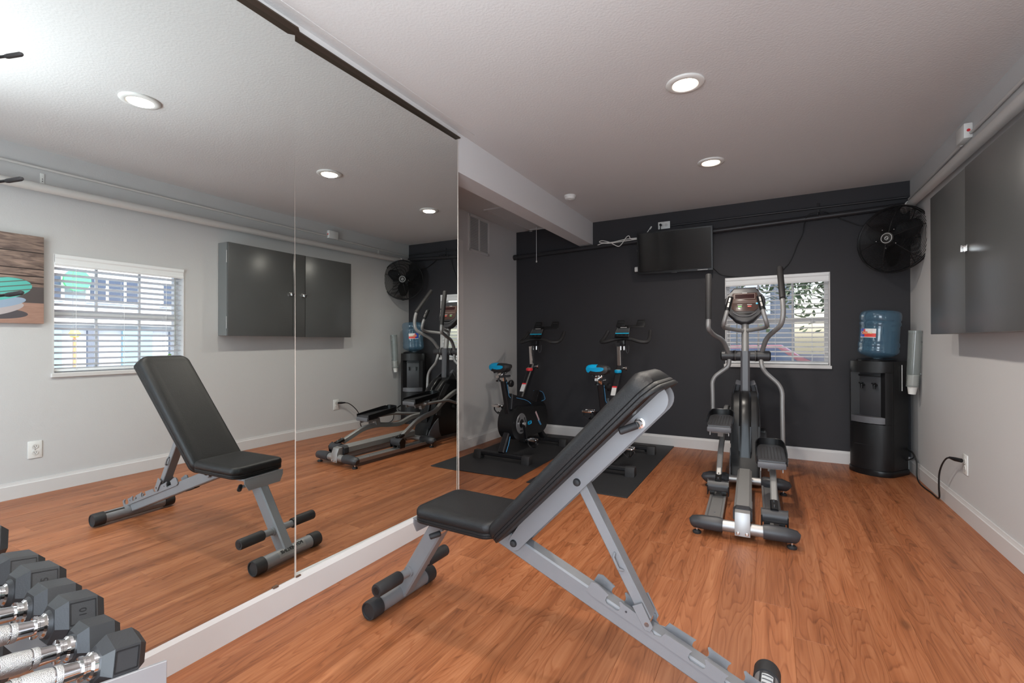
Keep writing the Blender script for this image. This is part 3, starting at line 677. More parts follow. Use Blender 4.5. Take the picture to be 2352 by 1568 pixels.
for k in range(3):
    b = B(); n_, m_ = 9, 6; grid = []
    for i in range(n_):
        f = i/(n_-1); r = .045+.165*f; hw = .30+.34*math.sin(PI*min(1, f*.8+.12)); row = []
        for j in range(m_):
            g = j/(m_-1)*2-1; a = g*hw*(1.15-.35*f); rr_ = r-(abs(g)**3)*.045*f
            row.append(b.bm.verts.new((rr_*math.cos(a), rr_*math.sin(a), .012+g*.022)))
        grid.append(row)
    fs = [b.bm.faces.new((grid[i][j], grid[i+1][j], grid[i+1][j+1], grid[i][j+1])) for i in range(n_-1) for j in range(m_-1)]
    bmesh.ops.solidify(b.bm, geom=fs, thickness=.0025)
    b.xform(Rf @ Matrix.Rotation(k*2*PI/3+.5, 4, 'Z')).obj('blade', black_m, th)
B().lathe([(0, .034), (.036, .032), (.042, .02), (.042, 0), (0, 0)], seg=24).xform(Rf).obj('blade_hub', black_m, th)
B().lathe([(0, -.02), (.062, -.02), (.066, -.04), (.064, -.11), (.045, -.13), (0, -.132)], seg=28).xform(Rf).obj('motor', blackg_m, th)
B().lathe([(0, .088), (.046, .088), (.048, .092), (.045, .096), (0, .097)], seg=32).xform(Rf).obj('badge', blackg_m, th)
b = B(); ring(b, .036, .0975, .0022, 36, 6); ring(b, .012, .0975, .0018, 20, 6); b.xform(Rf).obj('badge_ring', ltgrey_m, th)
B().tube([(.0, -.016, .0975), (.008, -.004, .0975), (-.008, .004, .0975), (0, .016, .0975)], .002, 6).xform(Rf).obj('badge_emblem', ltgrey_m, th)
for a in (.9, 2.0, 3.3, 4.6, 5.6): B().lathe([(0, 0), (.004, 0), (.003, .003), (0, .004)], (.075*math.cos(a), .075*math.sin(a), .088)).xform(Rf).obj('grille_screw', chrome_m, th)
for s_ in (1, -1): B().box((0, s_*(RR+.006), -.006), (.03, .012, .018), bev=.003).xform(Rf).obj('rim_clip', black_m, th)
b = B(); b.bar([(0, 0, -.13), (0, 0, -.20)], .045, .045); b.bar([(0, 0, -.19), (0, -.0, -.29)], .03, .05); b.xform(Rf).obj('bracket_arm', black_m, th)
b = B(); b.box((.12, .27, 0), (.10, .02, .16), rot=(0, 0, 0), bev=.003); b.bar([(.10, .15, 0), (.12, .27, 0)], .04, .05); b.obj('wall_plate', black_m, th)

# ------------------------------------------------------------------ water cooler, jug, cup dispenser
th = thing('water_cooler', 'black floor-standing water cooler in the far right corner', 'water cooler', (2.435, 4.715, 0), math.radians(-37))
def plan(w, dfront, dback, n=14, k=0):
    pts = [(w, dback), (w, -dfront*.45)]
    for i in range(1, n): 
        a = PI*i/n; pts.append((w*math.cos(a), -dfront*.45-(dfront*.55)*math.sin(a)))
    pts += [(-w, -dfront*.45), (-w, dback)]
    return pts
bp = plan(.152, .165, .125)
b = B(); b.prism(plan(.158, .172, .128), 'z', 0, .045, .006); b.obj('base', blackg_m, th)
def wrap(a0, a1, z0, z1, w, df, th_, n=16):
    """curved front shell piece between angles a0..a1 (0 right .. PI left)"""
    out, inn = [], []
    for i in range(n+1):
        a = a0+(a1-a0)*i/n
        out.append((w*math.cos(a), -df*.45-(df*.55)*math.sin(a))); inn.append(((w-th_)*math.cos(a), -df*.45+0.0-(df*.55-th_)*math.sin(a)))
    return out+list(reversed(inn)), z0, z1
b = B()
b.prism([(-.152, .125), (.152, .125), (.152, -.07), (-.152, -.07)], 'z', .045, .888, .004)
b.obj('cabinet', black_m, th)
for z0, z1, nm in ((.045, .40, 'lower_panel'), (.80, .888, 'top_panel')):
    p_, a_, c_ = wrap(0, PI, z0, z1, .152, .165, .085); b = B(); b.prism(p_, 'z', z0, z1, .003); b.obj(nm, black_m, th)
for a0, a1 in ((0, .62), (PI-.62, PI)):
    p_, a_, c_ = wrap(a0, a1, .40, .80, .152, .165, .07); b = B(); b.prism(p_, 'z', .40, .80); b.obj('side_pillar', black_m, th)
B().box((0, -.088, .62), (.226, .01, .35), bev=.002).obj('niche_back', dgrey_m, th)
p_, a_, c_ = wrap(.62, PI-.62, .40, .455, .150, .163, .06); b = B(); b.prism(p_, 'z', .405, .455, .003); b.obj('drip_tray', mgrey_m, th)
B().box((0, -.1655, .235), (.15, .003, .003)).obj('panel_seam', rubber_m, th, smooth=0)
for x in (-.045, .045):
    t_ = B(); t_.cyl((x, -.093, .70), (x, -.125, .70), .011, seg=12); t_.cyl((x, -.122, .705), (x, -.122, .672), .008, seg=12); t_ = t_.obj('tap', blackg_m, th)
    B().box((x, -.128, .715), (.024, .03, .010), bev=.003).obj('tap_lever', blackg_m, t_)
B().box((-0, -.099, .775), (.16, .008, .015), bev=.002).obj('light_strip', black_m, th)
B().lathe([(.13, .888), (.132, .90), (.11, .908), (.06, .90), (.06, .888)], (0, .0, 0), 'Z', 32, cap=False).obj('jug_collar', blackg_m, th)
B().cyl((.158, .03, .66), (.158, .03, .86), .003, seg=6).obj('side_rod', white_m, th)
th = thing('water_jug', 'blue translucent five-gallon water jug upside down on the black cooler', 'water bottle', (2.440, 4.722, .905))
prof = [(.028, -.01), (.028, .004), (.075, .014), (.120, .034), (.134, .055), (.136, .075), (.130, .088), (.136, .102), (.136, .125), (.129, .135), (.131, .145), (.131, .245), (.129, .258), (.136, .270), (.136, .288), (.129, .298), (.136, .308), (.136, .345), (.130, .366), (.112, .382), (.06, .386), (0, .378)]
Tj = Matrix.Translation((0, 0, 0)) @ Matrix.Rotation(math.radians(3.5), 4, 'Y')
B().lathe(prof, seg=48).xform(Tj).obj('bottle', jug_m, th, smooth=55)
lbl = mat('jug_label_white', (.72, .70, .70), .4)
def arc_patch(b, r, a0, a1, z0, z1, n=10):
    P_ = [[b.bm.verts.new((r*math.cos(a0+(a1-a0)*i/n), r*math.sin(a0+(a1-a0)*i/n), z)) for z in (z0, z1)] for i in range(n+1)]
    for i in range(n): b.bm.faces.new((P_[i][0], P_[i+1][0], P_[i+1][1], P_[i][1]))
    return b
ac = math.radians(-132)
lb_ = arc_patch(B(), .1325, ac-.52, ac+.42, .165, .235).xform(Tj).obj('label', lbl, th)
arc_patch(B(), .1332, ac-.52, ac-.20, .170, .235).xform(Tj).obj('label_blue_field', mat('flag_blue', (.02, .06, .35), .4), lb_)
arc_patch(B(), .1332, ac-.20, ac+.42, .170, .198).xform(Tj).obj('label_red_band', mat('flag_red', (.70, .06, .05), .4), lb_)
b = B()
for (u0, u1, z0, z1) in ((-.34, -.02, .190, .212), (-.27, -.16, .212, .230)): arc_patch(b, .1337, ac+u0, ac+u1, z0, z1, 4)
b.xform(Tj).obj('label_red_star', mat('flag_red', (.70, .06, .05), .4), lb_)
mm = frame_m(Vector((.1345*math.cos(ac-.06), .1345*math.sin(ac-.06), .203)), (-math.sin(ac), math.cos(ac), 0), (0, 0, 1))
text_obj('label_word', 'Ozarka', .028, mat('label_yellow_print', (.75, .65, .30), .5), lb_, Tj @ mm, .0004)
th = thing('cup_dispenser', 'clear tube cup dispenser on the right wall beside the cooler', 'dispenser', (2.630, 4.59, .70))
Td = Matrix.Rotation(math.radians(2.2), 4, 'Y') @ Matrix.Rotation(math.radians(2.5), 4, 'X')
B().lathe([(.037, .0), (.0385, .0), (.042, .40), (.042, .425), (.039, .425)], seg=32, cap=False).xform(Td).obj('tube', clear_m, th)
B().lathe([(0, .425), (.0435, .425), (.0435, .408), (.042, .408)], seg=32, cap=False).xform(Td).obj('cap', clear_m, th)
B().lathe([(.037, -.002), (.0400, .012), (.037, .012)], seg=32, cap=False).xform(Td).obj('collar', clear_m, th)
for z in (.1, .34): B().box((.044, 0, z), (.008, .03, .012)).xform(Td).obj('wall_clip', clear_m, th)
for k in range(5):
    c_ = thing('paper_cup', 'white paper cup stacked in the clear cup dispenser', 'cup', (2.630, 4.59, .70), 0, 'paper cups in the dispenser')
    if k == 0: c_['label'] = 'lowest white paper cup sticking out of the clear dispenser'
    B().lathe([(.022, -.055), (.023, -.056), (.034, .02), (.0355, .022), (.0335, .022), (.0215, -.052)], (0, 0, .016*k), seg=24, cap=False).lathe([(0, -.050), (.019, -.050), (.019, -.053), (0, -.053)], (0, 0, .016*k), seg=24).xform(Td).obj('cup_wall', paper_m, c_)
cable('power_cord', 'black power cord from the water cooler along the skirting to the wall outlet',
      [(2.56, 4.80, .20), (2.60, 4.74, .215), (2.642, 4.66, .19), (2.655, 4.60, .13), (2.650, 4.57, .04), (2.646, 4.50, .006), (2.641, 4.357, .006), (2.652, 4.22, .006), (2.655, 4.10, .006), (2.650, 4.035, .03), (2.642, 4.01, .10), (2.638, 3.985, .19), (2.636, 3.92, .265), (2.638, 3.84, .322), (2.645, 3.775, .338), (2.66, 3.725, .340)], .0048, black_m,
      extra=lambda t: B().tube([(2.640, 3.79, .338), (2.652, 3.745, .340), (2.672, 3.712, .341)], .012, 12, [.6, 1.0, 1.0]).obj('plug', black_m, t))
cable('power_cord', 'second loop of black cord behind the water cooler', [(2.55, 4.78, .12), (2.60, 4.72, .11), (2.648, 4.655, .15), (2.640, 4.68, .19), (2.59, 4.75, .20)], .0042, black_m)

# ------------------------------------------------------------------ floor mats
def floor_mat(x0, x1, y0, y1, label):
    th = thing('floor_mat', label, 'mat', ((x0+x1)/2, (y0+y1)/2, .0005), 0, 'black mats under the bikes')
    B().box((0, 0, .003), (x1-x0, y1-y0, .006), bev=.0015, seg=1).obj('mat_sheet', mat_m, th, smooth=0)
floor_mat(-.78, -.022, 3.175, 4.895, 'black rubber mat under the left exercise bike, in the alcove')
floor_mat(.085, .843, 3.140, 4.900, 'black rubber mat under the right exercise bike')

# ------------------------------------------------------------------ exercise bikes (local +y is forward, towards the far wall)
sat_m = mat('satin_black_frame_paint', (.010, .010, .012), .42, var=.1)
line_m = mat('blue_pinstripe', (.10, .38, .70), .4)
saddle_m = mat('black_saddle_vinyl', (.02, .02, .021), .42, bump=.2, bscale=300)
def hull(circs, n=20):
    pts = []
    for cx, cy, r in circs:
        for k in range(n*2): pts.append((cx+r*math.cos(PI*k/n), cy+r*math.sin(PI*k/n)))
    pts = sorted(set(pts))
    def half(p):
        h = []
        for q in p:
            while len(h) > 1 and (h[-1][0]-h[-2][0])*(q[1]-h[-2][1])-(h[-1][1]-h[-2][1])*(q[0]-h[-2][0]) <= 1e-9: h.pop()
            h.append(q)
        return h
    a, b_ = half(pts), half(pts[::-1]); return a[:-1]+b_[:-1]
def make_bike(label, knob):
    th = thing('exercise_bike', label, 'exercise bike', (0, 0, .0065), 0, 'exercise bikes')
    for y, w in ((0, .235), (.80, .215)):
        f = B().bar([(-w, y, .052), (w, y, .052)], .050, .036, bev=.008).obj('stabilizer', sat_m, th)
        for s_ in (-1, 1):
            B().prism([(-.036, 0), (.036, 0), (.034, .045), (.022, .072), (-.022, .072), (-.034, .045)], 'x', -.038, .038, .006).xform(Matrix.Translation((s_*(w+.012), y, 0))).obj('foot_cap', rubber_m, f)
    for s_ in (-1, 1): B().lathe([(0, -.012), (.024, -.012), (.026, 0), (.024, .012), (0, .012)], (s_*.17, .845, .03), 'X', 16).obj('transport_wheel', rubber_m, th)
    B().bar(fillet([(0, .0, .065), (0, .06, .16), (0, .13, .27)], .04), .062, .07, bev=.01).obj('rear_leg', sat_m, th)
    B().bar(catmull([(0, .83, .065), (0, .76, .11), (0, .70, .19), (0, .66, .26)]), .058, .055, bev=.01).obj('front_leg', sat_m, th)
    for s_ in (-1, 1):
        B().tube([(s_*.0325, .018, .075), (s_*.0325, .055, .13), (s_*.0325, .085, .20)], .0022, 6).obj('pinstripe', line_m, th)
    # drive cover
    B().prism(hull([(.20, .305, .150), (.64, .285, .125)]), 'x', -.078, .070, .016, 3).obj('drive_cover', black_m, th)
    B().prism(hull([(.30, .40, .05), (.64, .30, .155)]), 'x', -.050, .048, .02, 3).obj('flywheel_cover', blackg_m, th)
    d = B().lathe([(.040, 0), (.090, 0), (.094, .004), (.090, .008), (.040, .008)], (.070, .215, .300), 'X', 40, cap=False).obj('crank_ring', mat('grey_ring_paint', (.20, .20, .21), .35, metal=.4), th)
    B().lathe([(0, 0), (.040, 0), (.038, .010), (0, .012)], (.070, .215, .300), 'X', 24).obj('crank_cover', blackg_m, th)
    for k in range(3):
        a = k*2.1+.4; B().box((.0795, .215+.066*math.cos(a), .30+.066*math.sin(a)), (.001, .012, .05), rot=(a, 0, 0)).obj('ring_mark', black_m, d, smooth=0)
    B().box((.0715, .375, .285), (.004, .062, .030), rot=(.12, 0, 0), bev=.008).obj('blue_badge', blue_m, th)
    B().box((.0745, .375, .285), (.001, .034, .010), rot=(.12, 0, 0)).obj('badge_line', dgrey_m, th, smooth=0)
    B().bar([(.0715, .50, .37), (.0715, .57, .28)], .003, .020, upv=(0, 1, 1)).obj('white_decal', mat('decal_white_red', (.55, .38, .40), .5), th, smooth=0)
    for k in range(2): B().bar([(.0718, .545+.02*k, .285), (.0718, .60+.015*k, .23)], .002, .006, upv=(0, 1, 1)).obj('blue_decal', line_m, th, smooth=0)
    # swept frame
    B().prism([(.10, .44), (.115, .58), (.19, .545), (.33, .53), (.47, .485), (.60, .45), (.70, .375), (.715, .33), (.60, .35), (.47, .40), (.30, .43), (.20, .40)], 'x', -.040, .044, .012, 3).obj('frame_beam', sat_m, th)
    for s_ in (-1, 1): B().tube(catmull([(.046*s_, .18, .535), (.046*s_, .34, .500), (.046*s_, .43, .465), (.046*s_, .50, .415), (.046*s_, .69, .355)], 4), .0022, 6).obj('pinstripe', line_m, th)
    st = B().bar([(0, .115, .40), (0, .03, .70)], .042, .062, upv=(0, 1, 0), bev=.008).obj('seat_tube', sat_m, th)
    B().tube([(.0225, .045, .69), (.0225, .085, .56), (.0225, .125, .53)], .002, 6).obj('pinstripe', line_m, st)
    B().bar([(0, .042, .66), (0, .022, .735)], .030, .042, upv=(0, 1, 0), bev=.004).obj('seat_post', chrome_m, th)
    B().bar([(0, -.075, .742), (0, .125, .736)], .030, .022, bev=.004).obj('seat_slider', chrome_m, th)
    k_ = B().lathe([(0, 0), (.012, 0), (.014, .02), (.030, .026), (.032, .045), (.026, .052), (0, .054)], (.022, .06, .675), 'X', 20).obj('adjust_knob', blackg_m, th)
    B().lathe([(0, 0), (.008, 0), (.010, -.020), (.023, -.024), (.024, -.036), (0, -.040)], (0, -.052, .735), 'Z', 18).obj('slider_knob', blackg_m, th)
    # saddle: lofted sections along y
    b = B(); secs = [(-.080, .060, .838, .035), (-.070, .088, .852, .072), (-.040, .100, .860, .088), (.005, .092, .858, .084), (.05, .060, .852, .066), (.095, .036, .847, .050), (.135, .026, .842, .040), (.150, .016, .834, .024)]
    rings = []
    for y, hw, zt, dp in secs:
        r = []
        for k in range(16):
            a = 2*PI*k/16; x = hw*math.copysign(abs(math.cos(a))**.7, math.cos(a)); z = math.sin(a)
            r.append(b.bm.verts.new((x, y, zt-dp/2+(dp/2)*(abs(z)**.8*math.copysign(1, z))+(.006*(x/hw)**2 if y < 0 else 0))))
        rings.append(r)
    for i in range(len(rings)-1):
        for k in range(16): b.bm.faces.new((rings[i][k], rings[i][(k+1) % 16], rings[i+1][(k+1) % 16], rings[i+1][k]))
    b.bm.faces.new(rings[0]); b.bm.faces.new(rings[-1])
    bm2 = b.bm.copy()
    sd = b.obj('saddle', saddle_m, th)
    dead = [f for f in bm2.faces if not (f.calc_center_median().x < .004 and f.calc_center_median().y < -.02 and f.calc_center_median().z > .806)]
    bmesh.ops.delete(bm2, geom=dead, context='FACES')
    for v in bm2.verts: v.co += Vector((v.co.x*.012-.0003, -.0012 if v.co.y < -.06 else 0, .0014))
    b = B(); b.bm.free(); b.bm = bm2; b.obj('blue_saddle_panel', blue_m, sd)
    b = B()
    for s_ in (-1, 1): b.tube(catmull([(s_*.02, -.06, .79), (s_*.022, -.03, .765), (s_*.02, .04, .765), (s_*.012, .10, .80)]), .0035, 8)
    b.box((0, -.01, .768), (.06, .035, .03), bev=.004); b.cyl((0, .0, .74), (0, .0, .775), .012, seg=12); b.obj('saddle_rails', chrome_m, th)
    for s_ in (-1, 1): B().tube([(s_*.045, -.045, .790-.010*j) for j in range(3)], .011, 10).obj('saddle_spring', black_m, sd)
    # handlebar column
    B().bar([(0, .34, .50), (0, .47, .68), (0, .575, .815)], .050, .066, upv=(0, 1, 0), bev=.01).obj('column_sleeve', sat_m, th)
    B().prism([(.56, .42), (.66, .56), (.74, .53), (.78, .46), (.70, .44)], 'x', -.032, .032, .01).obj('front_fairing', blackg_m, th)
    for s_ in (-1, 1): B().tube(catmull([(s_*.034, .66, .555), (s_*.034, .73, .53), (s_*.034, .775, .462), (s_*.034, .70, .45)], 4), .002, 6).obj('pinstripe', line_m, th)
    B().bar([(0, .565, .80), (0, .545, 1.005)], .032, .042, upv=(0, 1, 0), bev=.004).obj('handlebar_post', chrome_m, th)
    B().lathe([(0, 0), (.010, 0), (.012, .02), (.022, .026), (.022, .04), (0, .042)], (.025, .585, .80), 'X', 18).obj('adjust_knob', chrome_m, th)
    B().cyl((.0, .50, .745), (0, .480, .68), .012, seg=12).obj('resistance_rod', blackg_m, th)
    kb = B().lathe([(0, 0), (.020, .002), (.032, .010), (.033, .026), (.026, .034), (0, .035)], (0, .508, .755), 'Z', 24).obj('resistance_knob', knob, th)
    B().lathe([(0, 0), (.022, 0), (.020, .002), (0, .0025)], (0, .508, .790), 'Z', 24).obj('knob_top', mat('knob_print', (.45, .38, .30), .5), kb)
    B().bar([(0, .352, .575), (0, .398, .638)], .040, .004, upv=(0, -1, 1)).obj('warning_label', ltgrey_m, th, smooth=0)
    B().bar([(0, .398, .638), (0, .407, .650)], .041, .004, upv=(0, -1, 1)).obj('red_label_edge', red_m, th, smooth=0)
    B().bar([(0, .50, 1.015), (0, .68, 1.030)], .04, .034, bev=.006).obj('handlebar_slider', sat_m, th)
    hb = []
    grip = catmull([(-.205, .87, 1.142), (-.212, .83, 1.105), (-.218, .76, 1.062), (-.212, .685, 1.038), (-.16, .66, 1.040), (-.08, .665, 1.062), (0, .675, 1.072), (.08, .665, 1.062), (.16, .66, 1.040), (.212, .685, 1.038), (.218, .76, 1.062), (.212, .83, 1.105), (.205, .87, 1.142)], 5)
    B().tube(grip, .0165, 12).obj('handlebar', rubber_m, th)
    B().box((0, .625, 1.03), (.07, .06, .05), bev=.008).obj('handlebar_clamp', blackg_m, th)
    B().tube(catmull([(.03, .62, 1.0), (.045, .615, .96), (.055, .62, .935), (.065, .63, .96), (.062, .64, 1.01)], 5), .0025, 6).obj('sensor_wire', dgrey_m, th)
    B().cyl((.03, .60, 1.0), (.03, .60, .965), .008, seg=10).obj('quick_release', chrome_m, th)
    # console and tablet rest
    rc = Matrix.Translation((0, .665, 1.125)) @ Matrix.Rotation(math.radians(-42), 4, 'X')
    cs = B().box((0, 0, 0), (.135, .020, .125), bev=.008).xform(rc).obj('console', blackg_m, th)
    B().box((0, -.0105, .018), (.108, .002, .050)).xform(rc).obj('display', mat('lcd_grey', (.05, .055, .06), .15), cs, smooth=0)
    B().box((0, -.0115, -.020), (.128, .003, .010)).xform(rc).obj('blue_stripe', mat('bright_cyan_strip', (.02, .40, .62), .35), cs, smooth=0)
    for s_ in (-1, 1): B().bar([(s_*.062, -.0115, -.020), (s_*.056, -.0115, .05)], .003, .003).xform(rc).obj('display_edge', alu_m, cs, smooth=0)
    B().box((0, -.0112, .054), (.06, .003, .004)).xform(rc).obj('maker_strip', ltgrey_m, cs, smooth=0)
    for k in range(3): B().box((-.04+.04*k, -.011, -.042), (.016, .002, .006)).xform(rc).obj('button', dgrey_m, cs, smooth=0)
    rt_ = Matrix.Translation((.035, .80, 1.185)) @ Matrix.Rotation(math.radians(-30), 4, 'X')
    b = B(); b.box((0, 0, 0), (.26, .008, .03), bev=.003); b.bar([(-.035, 0, 0), (-.035, -.10, -.05)], .03, .01); b.xform(rt_).obj('tablet_rest', black_m, th)
    for s_ in (-1, 1):
        B().prism([(-.045, 0), (.045, 0), (.035, .07), (-.035, .07)], 'y', -.005, .005, .002).xform(rt_ @ Matrix.Translation((s_*.095, 0, .0))).obj('tablet_flap', black_m, th)
        B().box((s_*.095, -.006, .045), (.055, .002, .004)).xform(rt_).obj('flap_ridge', dgrey_m, th, smooth=0)
    # cranks and caged pedals
    for s_, dy, dz in ((1, .03, -.145), (-1, -.02, .15)):
        ar = B().bar([(s_*.098, .215, .300), (s_*.105, .215+dy, .300+dz)], .014, .026, upv=(1, 0, 0), bev=.004).obj('crank_arm', blackg_m, th)
        px, py, pz = s_*.165, .215+dy, .300+dz
        B().cyl((s_*.09, .215, .30), (s_*.112, .215, .30), .014, seg=14).obj('crank_bolt', chrome_m, ar)
        pd = B(); pd.cyl((s_*.105, py, pz), (s_*.215, py, pz), .008, seg=10)
        for yy in (-.04, .04): pd.box((px, py+yy, pz), (.085, .012, .020), bev=.003)
        for xx in (-.036, .036): pd.box((px+xx, py, pz), (.010, .085, .018), bev=.003)
        pd = pd.obj('pedal', chrome_m, th)
        cg = B()
        for xx in (-.022, .022): cg.tube(catmull([(px+xx, py+.04, pz-.01), (px+xx, py+.09, pz-.02), (px+xx*.6, py+.095, pz-.055), (px+xx*.3, py+.05, pz-.075), (px, py+.0, pz-.06)], 5), .005, 8)
        cg.obj('toe_cage', black_m, pd)
        cg = B(); cg.bar(catmull([(px+.04, py, pz-.01), (px+.045, py+.02, pz-.05), (px, py+.03, pz-.085), (px-.045, py+.02, pz-.05), (px-.04, py, pz-.01)], 5), .002, .018, upv=(0, 1, 0)); cg.obj('toe_strap', dgrey_m, pd)
    return th
bk1 = make_bike('black exercise bike with a red resistance knob, by the alcove wall', red_m)
bk1.location = (-.385, 3.60, .0068); bk1.rotation_euler.z = math.radians(-2.0)
bk2 = make_bike('black exercise bike with a blue resistance knob, half behind the padded bench', blue_m)
bk2.location = (.484, 3.66, .0068); bk2.rotation_euler.z = math.radians(-.5)

# ------------------------------------------------------------------ elliptical machine (local +y is forward)
E_ = thing('elliptical_machine', 'grey and black elliptical trainer standing before the far window', 'elliptical', (1.553, 2.77, 0), math.radians(1.7))
arm_m = mat('satin_silver_tube', (.27, .265, .265), .42, metal=.35, var=.03)
ft = B().tube([(-.10, 0, .062), (.10, 0, .062)], .030, 20).obj('rear_bar', alu_m, E_)
for s_ in (-1, 1):
    B().tube([(s_*.096, 0, .062), (s_*.12, 0, .063), (s_*.20, 0, .063), (s_*.245, 0, .060), (s_*.258, 0, .056)], 1, 20, [.036, .039, .037, .032, .020]).obj('rear_bar_cover', dgrey_m, ft)
    f = B(); f.cyl((s_*.225, 0, .012), (s_*.225, 0, .035), .006, seg=10); f.obj('foot_screw', chrome_m, ft)
    B().lathe([(0, 0), (.022, 0), (.023, .008), (.016, .015), (0, .016)], (s_*.225, 0, 0), 'Z', 20).obj('leveling_foot', rubber_m, ft)
br = B().prism([(-.033, .030), (-.030, .10), (-.010, .145), (.03, .15), (.03, .09), (-.015, .03)], 'x', -.037, .037, .002).obj('rear_bracket', alu_m, E_)
for s_ in (-1, 1): B().lathe([(0, -.0), (.009, -.0), (.008, -.005), (.004, -.006), (.004, -.004), (0, -.004)], (s_*.021, -.0335, .045), 'Y', 16).obj('bracket_bolt', chrome_m, br)
sp_ = B().bar([(0, .06, .118), (0, .90, .125)], .088, .070, bev=.014).obj('center_spine', silver2_m, E_)
B().bar([(0, .035, .116), (0, .085, .118)], .094, .076, bev=.016).obj('spine_end_cap', dgrey_m, sp_)
B().box((.045, .275, .118), (.0012, .28, .035)).obj('side_decal', mat('decal_charcoal', (.05, .045, .045), .4), sp_, smooth=0)
text_obj('side_lettering', 'CE800', .034, ltgrey_m, sp_, frame_m((.0462, .22, .118), (0, 1, 0), (0, 0, 1)), .0005)
for s_ in (-1, 1):
    x = s_*.150; r_ = B().prism([(-.047, .030), (.047, .030), (.047, .058), (.036, .058), (.030, .050), (-.030, .050), (-.036, .058), (-.047, .058)], 'y', .02, .93)
    r_.xform(Matrix.Translation((x, 0, 0))).obj('roller_rail', alu_m, E_, smooth=0)
    B().cyl((x, .22, .050), (x, .22, .0515), .005, seg=10).obj('rail_screw', chrome_m, E_)
mb = B().tube([(-.20, .93, .072), (.20, .93, .072)], .026, 18).obj('middle_bar', alu_m, E_)
for s_ in (-1, 1):
    B().tube([(s_*.10, .93, .070), (s_*.12, .93, .070), (s_*.225, .93, .070), (s_*.262, .93, .060), (s_*.272, .93, .052)], 1, 18, [.030, .042, .040, .034, .022]).obj('middle_bar_cover', dgrey_m, mb)
    B().cyl((s_*.235, .93, .012), (s_*.235, .93, .035), .006, seg=10).obj('foot_screw', chrome_m, mb)
    B().lathe([(0, 0), (.022, 0), (.023, .008), (.016, .015), (0, .016)], (s_*.235, .93, 0), 'Z', 20).obj('leveling_foot', rubber_m, mb)
# flywheel shroud and arches
hs = B().prism([(1.0, .035), (1.04, .16), (1.13, .24), (1.15, .42), (1.20, .54), (1.29, .62), (1.40, .655), (1.55, .62), (1.68, .52), (1.76, .38), (1.78, .22), (1.76, .05), (1.74, .03)], 'x', -.096, .096, .022, 3).obj('flywheel_shroud', black_m, E_)
B().prism([(1.05, .10), (1.095, .24), (1.115, .42), (1.165, .555), (1.26, .645), (1.34, .66), (1.30, .60), (1.18, .50), (1.15, .40), (1.12, .2)], 'x', -.040, .040, .02, 3).obj('shroud_front', blackg_m, E_)
for s_ in (-1, 1):
    pts = catmull([(s_*.097, 1.19, .27), (s_*.097, 1.225, .42), (s_*.094, 1.31, .55), (s_*.084, 1.42, .64), (s_*.070, 1.50, .685)], 6)
    B().bar(pts, .010, .075, upv=(0, -1, .3), bev=.006).obj('shroud_arch', dgrey_m, E_)
    B().bar(catmull([(s_*.070, 1.53, .62), (s_*.062, 1.50, .68), (s_*.050, 1.47, .715)], 4), .04, .05, upv=(0, 1, .2), bev=.005).obj('arch_tip', mgrey_m, E_)
    B().prism([(1.02, .035), (1.24, .035), (1.20, .10), (1.19, .24), (1.13, .20), (1.05, .12)], 'x', s_*.090, s_*.104, .004).obj('shroud_toe', mgrey_m, E_)
B().box((.0970, 1.46, .085), (.003, .20, .036), bev=.001).obj('name_plate', ltgrey_m, hs)
text_obj('name_lettering', 'SPIRIT', .034, dgrey_m, hs, frame_m((.0987, 1.46, .085), (0, 1, 0), (0, 0, 1)), .0004)
# mast, hub, pole
B().bar([(0, 1.42, .60), (0, 1.43, .97)], .066, .075, upv=(0, 1, 0), bev=.014).obj('mast', mat('charcoal_mast_paint', (.085, .085, .095), .35, var=.05), E_)
hb = B().cyl((-.172, 1.455, .932), (.172, 1.455, .932), .040, seg=28).obj('pivot_hub', dgrey_m, E_)
for s_ in (-1, 1):
    B().lathe([(.0, .0), (.030, .0), (.040, -.010*s_), (0, -.011*s_)], (s_*.180, 1.455, .932), 'X', 24).obj('hub_cap', black_m, hb)
    B().cyl((s_*.068, 1.455, .932), (s_*.088, 1.455, .932), .043, seg=28).obj('hub_collar', black_m, hb)
    B().tube([(s_*.072, 1.455+.044*math.cos(a), .932+.044*math.sin(a)) for a in [2*PI*k/24 for k in range(24)]], .0022, 6, closed=True).obj('hub_ring', alu_m, hb)
B().tube([(0, 1.43, .96), (0, 1.445, 1.06), (0, 1.50, 1.27)], .0265, 20).obj('console_pole', silver2_m, E_)
# swinging arms: upper handle, lower lever
for s_, upr, low in ((-1, [(-.245, 1.12, 1.560), (-.243, 1.07, 1.215), (-.246, 1.06, 1.145), (-.215, 1.19, 1.095), (-.155, 1.34, 1.06), (-.122, 1.43, .955)], [(-.115, 1.44, .90), (-.120, 1.425, .845), (-.245, 1.43, .745), (-.240, 1.43, .62), (-.236, 1.42, .385)]),
                     (1, [(.244, 1.47, 1.623), (.250, 1.22, 1.360), (.254, 1.20, 1.245), (.240, 1.21, 1.165), (.145, 1.37, 1.070), (.120, 1.45, .965)], [(.112, 1.44, .90), (.117, 1.42, .850), (.140, 1.43, .805), (.258, 1.43, .69), (.256, 1.42, .55), (.258, 1.40, .245)])):
    full_ = fillet([Vector(p) for p in upr], .07, 6)
    ha = B().tube(full_[2:], .0175, 16).obj('swing_arm', arm_m, E_)
    a_, b_ = Vector(upr[0]), Vector(upr[1]); B().tube([a_, a_+(b_-a_)*.02, b_-(b_-a_)*.0, ], .0225, 16, [.85, 1, .95]).obj('foam_grip', rubber_m, ha)
    B().tube(fillet(low, .07, 6), .0165, 16).obj('lower_lever', arm_m, E_)
